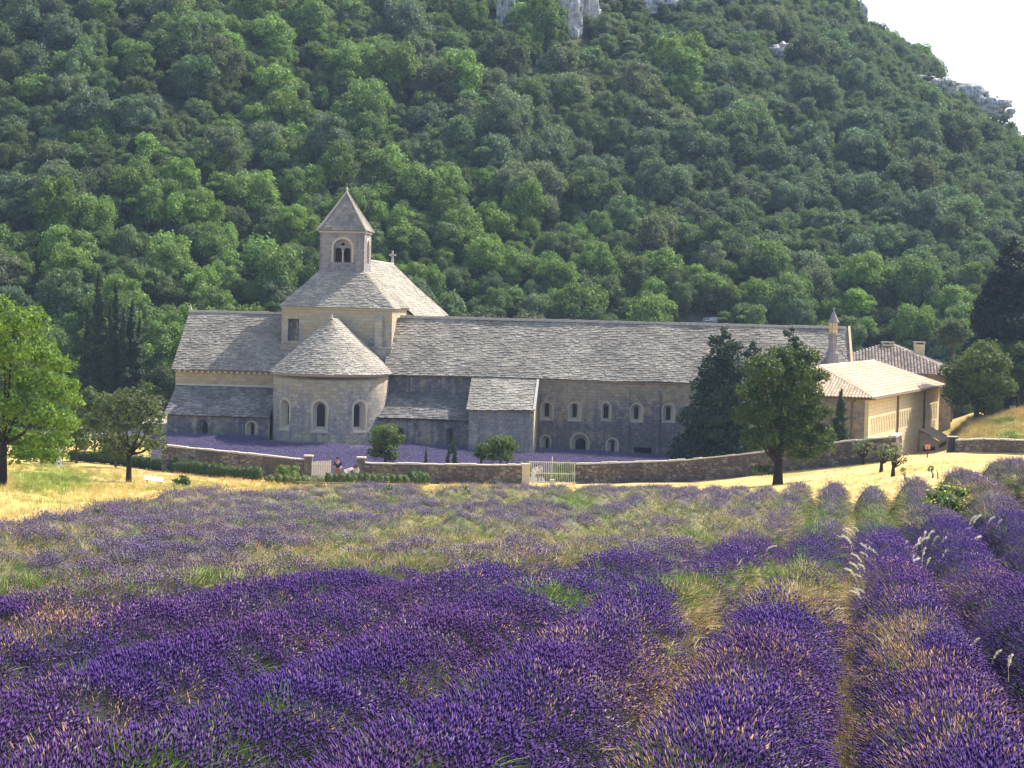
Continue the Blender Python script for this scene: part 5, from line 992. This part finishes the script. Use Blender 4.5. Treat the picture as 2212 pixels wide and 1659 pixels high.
def zone(X, Y, Z, s, t, v=0):
    """share of lavender / green weeds / straw / rust at ground points; shade of the lavender"""
    u, y = proj(X, Y, Z); front = np.clip((y - _yf(u)) / 14 + .5, 0, 1)
    band = fnoise(s * 1.6, t * .28, 1.5, 31); big = fnoise(s * .3, t * .16, 1.6, 33)
    rt = np.clip((u - 1600) / 150, 0, 1) * np.clip((1180 - y) / 30, 0, 1)
    far = np.clip((.62 * band + .5 * big - .5) * 5 + .42, .1, .85); far = np.maximum(far, rt * .78)
    far = np.clip(far * (1.3 - 1.3 * np.abs(v) ** 1.2), .02, .95)
    lav = front * .95 + (1 - front) * far
    g = (1 - front) * (1 - far) * np.clip(.5 + 2.2 * (fnoise(X, Y, 5, 35) - .45), .1, .9) + .03; st_ = (1 - front) * (1 - far) * .9 + .015; ru = .012 + .04 * np.clip(fnoise(X, Y, 2.2, 37) - .5, 0, 1) * 3
    wob = .75 + .6 * (fnoise(s * 2, t * 1.0, 1.3, 39) - .3)
    for L_, nm in ((GREENS, 'g'), (STRAWS, 's'), (RUSTS, 'r')):
        for (a, b_, ru_, ry_, k) in L_:
            f = k * np.exp(-(((u - a) / ru_) ** 2 + ((y - b_) / ry_) ** 2)) * wob; lav = lav * (1 - np.clip(f, 0, .97))
            if nm == 'g': g = g + f
            elif nm == 's': st_ = st_ + f
            else: ru = ru + f * .7; st_ = st_ + f * .25
    return lav, g, st_, ru, front
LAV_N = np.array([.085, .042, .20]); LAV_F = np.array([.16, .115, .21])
def row_pos(s, t): return s * cA + t * sA, -s * sA + t * cA
rowobjs = 0; rng = np.random.RandomState(99)
for k in range(-40, 11):
    sc = (k + .5) * RW; tt = np.arange(5.0, 140, .1); X, Y = row_pos(sc, tt); u = 1106 + F * X / Y; ok = (u > -900) & (u < 3300) & (Y > 6.2) & (Y < field_far(u) + .3 * math.sin(k * 2.1))
    if ok.sum() < 12: continue
    ta, tb = tt[ok].min(), tt[ok].max(); ym = row_pos(sc, ta)[1]
    step = np.clip(ta * .012, .12, .5); T = np.arange(ta, tb + step, step); nv = 13; v = np.linspace(-1, 1, nv)
    env = np.clip((T - ta) / .5, 0, 1) ** .5 * np.clip((tb - T) / .7, 0, 1) ** .5
    Xq, Yq = row_pos(sc, T); inside = np.clip((field_far(1106 + F * Xq / Yq) + .3 * math.sin(k * 2.1) - Yq) / 1.2 + .3, 0, 1); env = env * inside
    plant = vnoise(T, T * 0 + k * 7.7, .62, 41); bigp = fnoise(T, T * 0 + k * 3.3, 4.5, 43)
    Xc, Yc = row_pos(sc, T); Zc = ground_z(Xc, Yc); lav, g_, s_, r_, fr = zone(Xc, Yc, Zc + .4, sc + T * 0, T)
    H = ((.78 if k in (-2, -1) else .70) + .12 * (plant - .5) + .32 * (bigp - .5)) * env * (.3 + .45 * fr + (.7 - .45 * fr) * np.clip(lav * 1.6, 0, 1)); Wd = ((.64 if k in (-1, 0) else .68) + .10 * (plant - .5) + .06 * (bigp - .5)) * (.6 + .4 * env) * (.8 + .2 * np.clip(lav * 1.8, 0, 1))
    rightfar = np.clip((1106 + F * Xc / Yc - 1550) / 200, 0, 1) * (1 - fr); H = H * (1 + .25 * rightfar * env)
    SS = sc + v[None, :] * Wd[:, None]; TT = np.repeat(T[:, None], nv, 1); PX, PY = row_pos(SS, TT); prof = (1 - np.abs(v) ** 2) ** .78
    lump = .06 * (vnoise(SS * 3, TT * 3, .6, 45) - .5)
    PZ = ground_z(PX, PY) - .03 - .15 * (inside[:, None] < .05) + H[:, None] * prof[None, :] + lump * prof * inside[:, None]
    V = np.stack([PX, PY, PZ], -1); o0 = V[0, nv // 2].copy(); o0[2] = float(ground_z(o0[0], o0[1]))
    ix = np.arange(V.shape[0] * nv).reshape(-1, nv); Fq_ = np.stack([ix[:-1, :-1], ix[:-1, 1:], ix[1:, 1:], ix[1:, :-1]], -1).reshape(-1, 4)
    L1_, G1, S1, R1, FR1 = zone(PX, PY, PZ, SS, TT, v[None, :]); tot = (L1_ + G1 + S1 + R1)[..., None]
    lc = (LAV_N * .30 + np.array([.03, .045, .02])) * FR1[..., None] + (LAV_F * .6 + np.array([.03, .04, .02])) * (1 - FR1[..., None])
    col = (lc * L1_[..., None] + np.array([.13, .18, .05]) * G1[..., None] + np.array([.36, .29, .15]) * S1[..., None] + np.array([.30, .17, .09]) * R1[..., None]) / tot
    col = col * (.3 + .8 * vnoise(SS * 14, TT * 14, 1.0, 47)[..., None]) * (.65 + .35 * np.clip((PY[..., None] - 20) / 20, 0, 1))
    if 'rowmat' not in M: M['rowmat'] = vcolmat('lavender_foliage', 22, .8, .5)
    where = ('%s lavender row left of the bare path' % ORD[-k - 1] if k < 0 else '%s lavender row right of the bare path' % ORD[k])
    r = empty('lavender_row', tuple(o0)); fr0 = fr[len(fr) // 2]
    tag(r, where + (', deep purple close to the viewer' if ym < 12 else ', running to the field edge' if ym < 40 else ', faded and mixed with weeds'), 'lavender row', 'lavender rows of the field')
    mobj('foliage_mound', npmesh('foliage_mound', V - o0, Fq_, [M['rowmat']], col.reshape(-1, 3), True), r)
    # flower tufts over the mound
    dens = lambda Y_: np.clip(85 * (12 / Y_) ** 1.15, 4.8, 85); cell = T; PT = []; 
    nseg = len(T) - 1; area = step * Wd[:-1] * 2 * 1.15; cnt = rng.poisson(area * dens(Yc[:-1]) * (inside[:-1] > .3)); tot_n = cnt.sum(); seg = np.repeat(np.arange(nseg), cnt)
    tj = T[seg] + rng.rand(tot_n) * step; vj = np.clip(rng.uniform(-1.04, 1.04, tot_n), -1, 1); vj = np.sign(vj) * np.abs(vj) ** .9; wj = Wd[seg]; hj = H[seg]; sj = sc + vj * wj
    X, Y = row_pos(sj, tj); Z = ground_z(X, Y) - .03 + hj * (1 - np.abs(vj) ** 2) ** .78; L1_, G1, S1, R1, FR1 = zone(X, Y, Z + .15, sj, tj, vj)
    q = rng.rand(tot_n) * (L1_ + G1 + S1 + R1); ty = np.where(q < L1_, 0, np.where(q < L1_ + G1, 1, np.where(q < L1_ + G1 + S1, 2, 3)))
    idx_ = np.choose(ty, [rng.randint(0, 4, tot_n), rng.randint(4, 7, tot_n), rng.randint(4, 7, tot_n), np.full(tot_n, 7)])
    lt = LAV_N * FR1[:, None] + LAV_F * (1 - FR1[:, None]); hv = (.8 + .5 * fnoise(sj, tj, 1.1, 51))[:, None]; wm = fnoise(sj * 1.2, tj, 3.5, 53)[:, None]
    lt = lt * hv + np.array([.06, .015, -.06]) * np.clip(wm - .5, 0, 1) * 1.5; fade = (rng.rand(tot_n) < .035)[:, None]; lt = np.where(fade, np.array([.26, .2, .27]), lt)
    tn_ = np.where((ty == 0)[:, None], lt, np.where((ty == 1)[:, None], np.array([.15, .23, .045]) * rng.uniform(.7, 1.4, (tot_n, 1)), np.where((ty == 2)[:, None], np.array([.40, .32, .15]) * rng.uniform(.7, 1.3, (tot_n, 1)), np.array([.36, .215, .13]) * rng.uniform(.7, 1.3, (tot_n, 1)))))
    sl_ = np.clip((Y / 13) ** .42, 1, 2.0) * rng.uniform(.8, 1.2, tot_n) * np.where(ty == 0, 1, 1.05); tilt = vj * .75 * np.abs(vj) ** .3
    ax = rng.normal(0, .16, tot_n) ; ay = tilt + rng.normal(0, .15, tot_n) + .10     # lean outwards from the row, slightly with the wind
    sl3 = np.stack([sl_, sl_, np.minimum(sl_, 1.1) * (.60 - .28 * np.abs(vj) ** 1.5) * np.where(ty == 0, 1, 1.05)], 1)
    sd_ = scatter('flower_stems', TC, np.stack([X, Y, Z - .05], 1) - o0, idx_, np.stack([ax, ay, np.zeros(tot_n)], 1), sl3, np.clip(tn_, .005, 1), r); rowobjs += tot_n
print('lavender tufts', rowobjs)
# dry grass between the rows
n = 14000; t_ = rng.uniform(0, 1, n) ** 1.6 * 120 + 6.5; kk = rng.randint(-40, 8, n); s_ = kk * RW + rng.normal(0, .08, n); s_ = s_ + 0; X, Y = row_pos(s_, t_); u = 1106 + F * X / Y; ok = (u > -200) & (u < 2420) & (Y < field_far(u)) & (Y > 7)
X, Y, s_, t_ = X[ok], Y[ok], s_[ok], t_[ok]; m_ = (np.abs(s_) < .5); n = len(X)
ex = 2600; t2 = rng.uniform(7, 34, ex); s2 = rng.normal(0, .06, ex); X2, Y2 = row_pos(s2, t2); X = np.concatenate([X, X2]); Y = np.concatenate([Y, Y2]); n = len(X); g_ = rng.rand(n)
tn_ = np.where((g_ < .3)[:, None], np.array([.17, .22, .06]), np.where((g_ < .8)[:, None], np.array([.52, .42, .22]), np.array([.42, .25, .13]))) * rng.uniform(.7, 1.3, (n, 1))
scatter('dry_grass', TC, np.stack([X, Y, ground_z(X, Y) - .02], 1), rng.randint(4, 7, n), np.stack([rng.normal(0, .2, n), rng.normal(0, .2, n), rng.uniform(0, 6, n)], 1), rng.uniform(.35, .9, n), tn_)
# meadow grass
n = 16000; Y = 55 + 88 * rng.rand(n) ** .8; u = rng.uniform(-120, 2330, n); ok = (Y > field_far(u) + .6) & (Y < np.interp(u, [-200, 370, 1250, 1640, 1930, 1990, 2400], [142, 138, 137, 134, 131, 152, 152])); Y, u = Y[ok], u[ok]; X = (u - 1106) / F * Y; Z = ground_z(X, Y); uu_, yy_ = proj(X, Y, Z); n = len(X)
gr_ = np.clip(np.exp(-(((uu_ - 110) / 90) ** 2 + ((yy_ - 1040) / 30) ** 2)) * 1.2 + .55 * np.exp(-(((uu_ - 400) / 80) ** 2 + ((yy_ - 1050) / 14) ** 2)) + .5 * (fnoise(X, Y, 6, 61) > .6), 0, .9)
g_ = rng.rand(n) < gr_; tn_ = np.where(g_[:, None], np.array([.30, .34, .07]), np.array([.60, .46, .18])) * rng.uniform(.7, 1.35, (n, 1)); right = (u > 1250)
scatter('meadow_grass', TC, np.stack([X, Y, Z - .03], 1), rng.randint(4, 7, n), np.stack([rng.normal(0, .2, n), rng.normal(0, .2, n), rng.uniform(0, 6, n)], 1), rng.uniform(.5, 1.35, n) * np.where(right, .38, 1), tn_)
# grass on the right bank
n = 2500; u = rng.uniform(2060, 2330, n); Y = rng.uniform(155, 178, n); X = (u - 1106) / F * Y; Z = ground_z(X, Y); g_ = fnoise(X, Y, 4, 63) > .6
scatter('bank_grass', TC, np.stack([X, Y, Z - .03], 1), rng.randint(4, 7, n), np.stack([rng.normal(0, .2, n), rng.normal(0, .2, n), rng.uniform(0, 6, n)], 1), rng.uniform(1, 2.2, n), np.where(g_[:, None], np.array([.22, .28, .07]), np.array([.55, .42, .17])) * rng.uniform(.7, 1.3, (n, 1)))
# garden lavender
n = 26000; u = rng.uniform(335, 1480, n); Y = rng.uniform(141.5, 168, n); X = (u - 1106) / F * Y; ca, sa = math.cos(AR), math.sin(AR); lx = X * ca + (Y - 168) * sa; ly = -X * sa + (Y - 168) * ca
lim = np.where(lx < -20.3, -3.7, np.where(lx < -10.2, -6.9, np.where(lx < -3.4, -3.7, np.where(lx < 2.4, -4.7, -.5)))); ok = (ly < lim) & (Y > np.interp(u, [335, 640, 1480], [141.5, 141.5, 141])) & ~((np.abs(u - 1189) < 62) & (Y < 150)); X, Y = X[ok], Y[ok]; n = len(X)
tn_ = (np.array([.18, .15, .27]) * (.85 + .35 * fnoise(X, Y, 2.5, 65))[:, None] + rng.uniform(-.015, .015, (n, 3)))
scatter('garden_lavender', TC, np.stack([X, Y, ground_z(X, Y) - .02], 1), rng.randint(0, 4, n), np.stack([rng.normal(0, .2, n), rng.normal(0, .2, n), rng.uniform(0, 6, n)], 1), np.stack([rng.uniform(2, 2.8, n)] * 2 + [rng.uniform(.9, 1.3, n)], 1), np.clip(tn_, .01, 1))
# pale feathery plumes standing above the lavender
def plume_mesh(seed, lean):
    rs = np.random.RandomState(seed); mb = MB(); c = [Vector((0, 0, 0)), Vector((lean * .06, 0, .16)), Vector((lean * .15, 0, .25)), Vector((lean * .26, 0, .29))]; mb.tube(c, [.003] * 4, 4, .5)
    for k in range(70):
        t = rs.rand(); p = c[1].lerp(c[2], t * 2) if t < .5 else c[2].lerp(c[3], t * 2 - 1); d = Vector(rs.normal(0, 1, 3)); d.normalize(); ax = (c[3] - c[1]).normalized(); d = (d * .6 + ax).normalized(); w_ = .016 * (1 - abs(t - .45) * 1.3)
        q = p + d * .028; s_ = d.orthogonal().normalized() * .003; o_ = (d - ax * d.dot(ax)) * w_; mb.add([p + o_ - s_, p + o_ + s_, q + o_ * 1.2 + s_, q + o_ * 1.2 - s_], [(0, 1, 2, 3)], rs.rand())
    return npmesh('plume', mb.v, mb.f, [M['plume']], mb.c)
def plumemat():
    m, t, b = mat('pale_plume'); b.inputs['Base Color'].default_value = (.85, .78, .6, 1); tr = N(t, 'ShaderNodeBsdfTranslucent'); tr.inputs[0].default_value = (.95, .88, .68, 1)
    ms = N(t, 'ShaderNodeMixShader', inp={0: .55}); t.links.new(b.outputs[0], ms.inputs[1]); t.links.new(tr.outputs[0], ms.inputs[2]); t.links.new(ms.outputs[0], t.nodes['Material Output'].inputs[0]); return m
M['plume'] = plumemat()
PL = [plume_mesh(500 + i, l) for i, l in enumerate((.6, 1.0, .3, -.8, -1.2))]
PG = [('row of pale feathery grass plumes above the lavender at the left', [(252, 1326), (270, 1320), (288, 1322), (296, 1318), (305, 1322), (318, 1316), (326, 1318), (333, 1314), (341, 1318), (349, 1314), (356, 1312), (362, 1320), (372, 1308), (376, 1318)], (0, 1, 2)), ('few low plumes right of the plume row at the left', [(398, 1332), (408, 1350), (432, 1354), (446, 1350)], (1, 1, 0)),
      ('line of bright plumes curving over the row right of the path', [(1945, 1188), (1962, 1184), (1972, 1180), (1980, 1178), (1990, 1174), (2000, 1172), (2010, 1180), (2022, 1176), (2035, 1184), (2046, 1182), (2055, 1170), (2062, 1162), (2070, 1155), (2078, 1150), (2088, 1140), (2096, 1135), (2080, 1176), (2090, 1180), (2102, 1176)], (0, 2, 0)),
      ('plumes lower on the row right of the path, below the bright line', [(1935, 1236), (1948, 1228), (1958, 1222), (1975, 1215), (1992, 1208), (1999, 1218), (2030, 1206), (2036, 1200)], (2, 0, 2)), ('drooping plumes hanging over the bare path from the right row', [(1880, 1200), (1892, 1196), (1902, 1190), (1915, 1186), (1868, 1216), (1885, 1214), (1905, 1212), (1862, 1232), (1880, 1234), (1855, 1246), (1872, 1254), (1858, 1290), (1868, 1286), (1880, 1282), (1905, 1286)], (3, 4, 3)),
      ('small tuft of plumes in the gap at the upper end of the path', [(1862, 1150), (1856, 1162), (1848, 1170), (1842, 1178), (1850, 1154)], (3, 4, 3)), ('plumes standing on the near right row in the straw patch', [(1962, 1352), (1975, 1345), (1990, 1335), (1998, 1328), (2010, 1345), (2030, 1362)], (2, 0, 2)),
      ('two thin plumes at the lavender edge near the right frame', [(2128, 1135), (2148, 1140)], (2, 0, 2)), ('pair of pale seed plumes low in the centre foreground', [(1240, 1525), (1292, 1472)], (1, 1, 1)), ('pale plumes near the bottom edge left of centre', [(1075, 1640), (1100, 1652), (1650, 1520)], (1, 0, 1)), ('lone plumes on the purple row at the right', [(2140, 1415), (2090, 1395), (2180, 1440), (1960, 1460)], (2, 0, 2)), ('curved plumes on the row left of the path', [(1790, 1320), (1770, 1300), (1720, 1260), (1640, 1195)], (1, 0, 1))]
for lb, ps, var in PG:
    g0 = None
    for (u, y) in ps:
        h = hit(lambda a, b: ground_z(a, b) + .46, u, y + 6, 6, 100, .05)
        if g0 is None: g0 = np.array([h[0], h[1], float(ground_z(h[0], h[1]))]); r = empty('plume_grass', tuple(g0)); tag(r, lb, 'grass clump', 'feathery grass plumes in the lavender')
        o_ = mobj('plume', PL[var[rng.randint(3)]], r); o_.location = tuple(np.array([h[0], h[1], h[2] - .12]) - g0); o_.rotation_euler = (rng.normal(0, .15), rng.normal(0, .15), rng.normal(0, .4)); k_ = rng.uniform(.6, .85) * max(1, h[1] / 24); o_.scale = (k_, k_, k_)
# dark spiky weeds at the far edge
for i, (u, y, lb) in enumerate([(835, 1092, 'dark green leafy weed at the far field edge below the rail fence'), (997, 1090, 'dark spiky weed at the far field edge below the middle garden wall'), (208, 1166, 'small dark green weed among the faded rows at the left')]):
    b0 = on_ground(u, y); tree('weed', lb, 'weed', b0, lobes(np.random.RandomState(170 + i), 4, .42, .75, .1), (.05, .11, .035), 70, .12, trunk=(.03, .3), seed=175 + i, core=.3, jit=1.2)

# ================================================================== AIR
hz = MB(); hz.box(-400, 420, -20, 640, -40, 175); ho_ = hz.build('haze', None); ho_['kind'] = 'stuff'
hm_ = bpy.data.materials.new('haze'); hm_.use_nodes = True; ht = hm_.node_tree; ht.nodes.remove(ht.nodes['Principled BSDF']); pv = ht.nodes.new('ShaderNodeVolumePrincipled')
pv.inputs['Color'].default_value = (.52, .69, 1.0, 1); pv.inputs['Density'].default_value = HAZE; pv.inputs['Anisotropy'].default_value = .1; ht.links.new(pv.outputs[0], ht.nodes['Material Output'].inputs['Volume']); ho_.data.materials.clear(); ho_.data.materials.append(hm_)
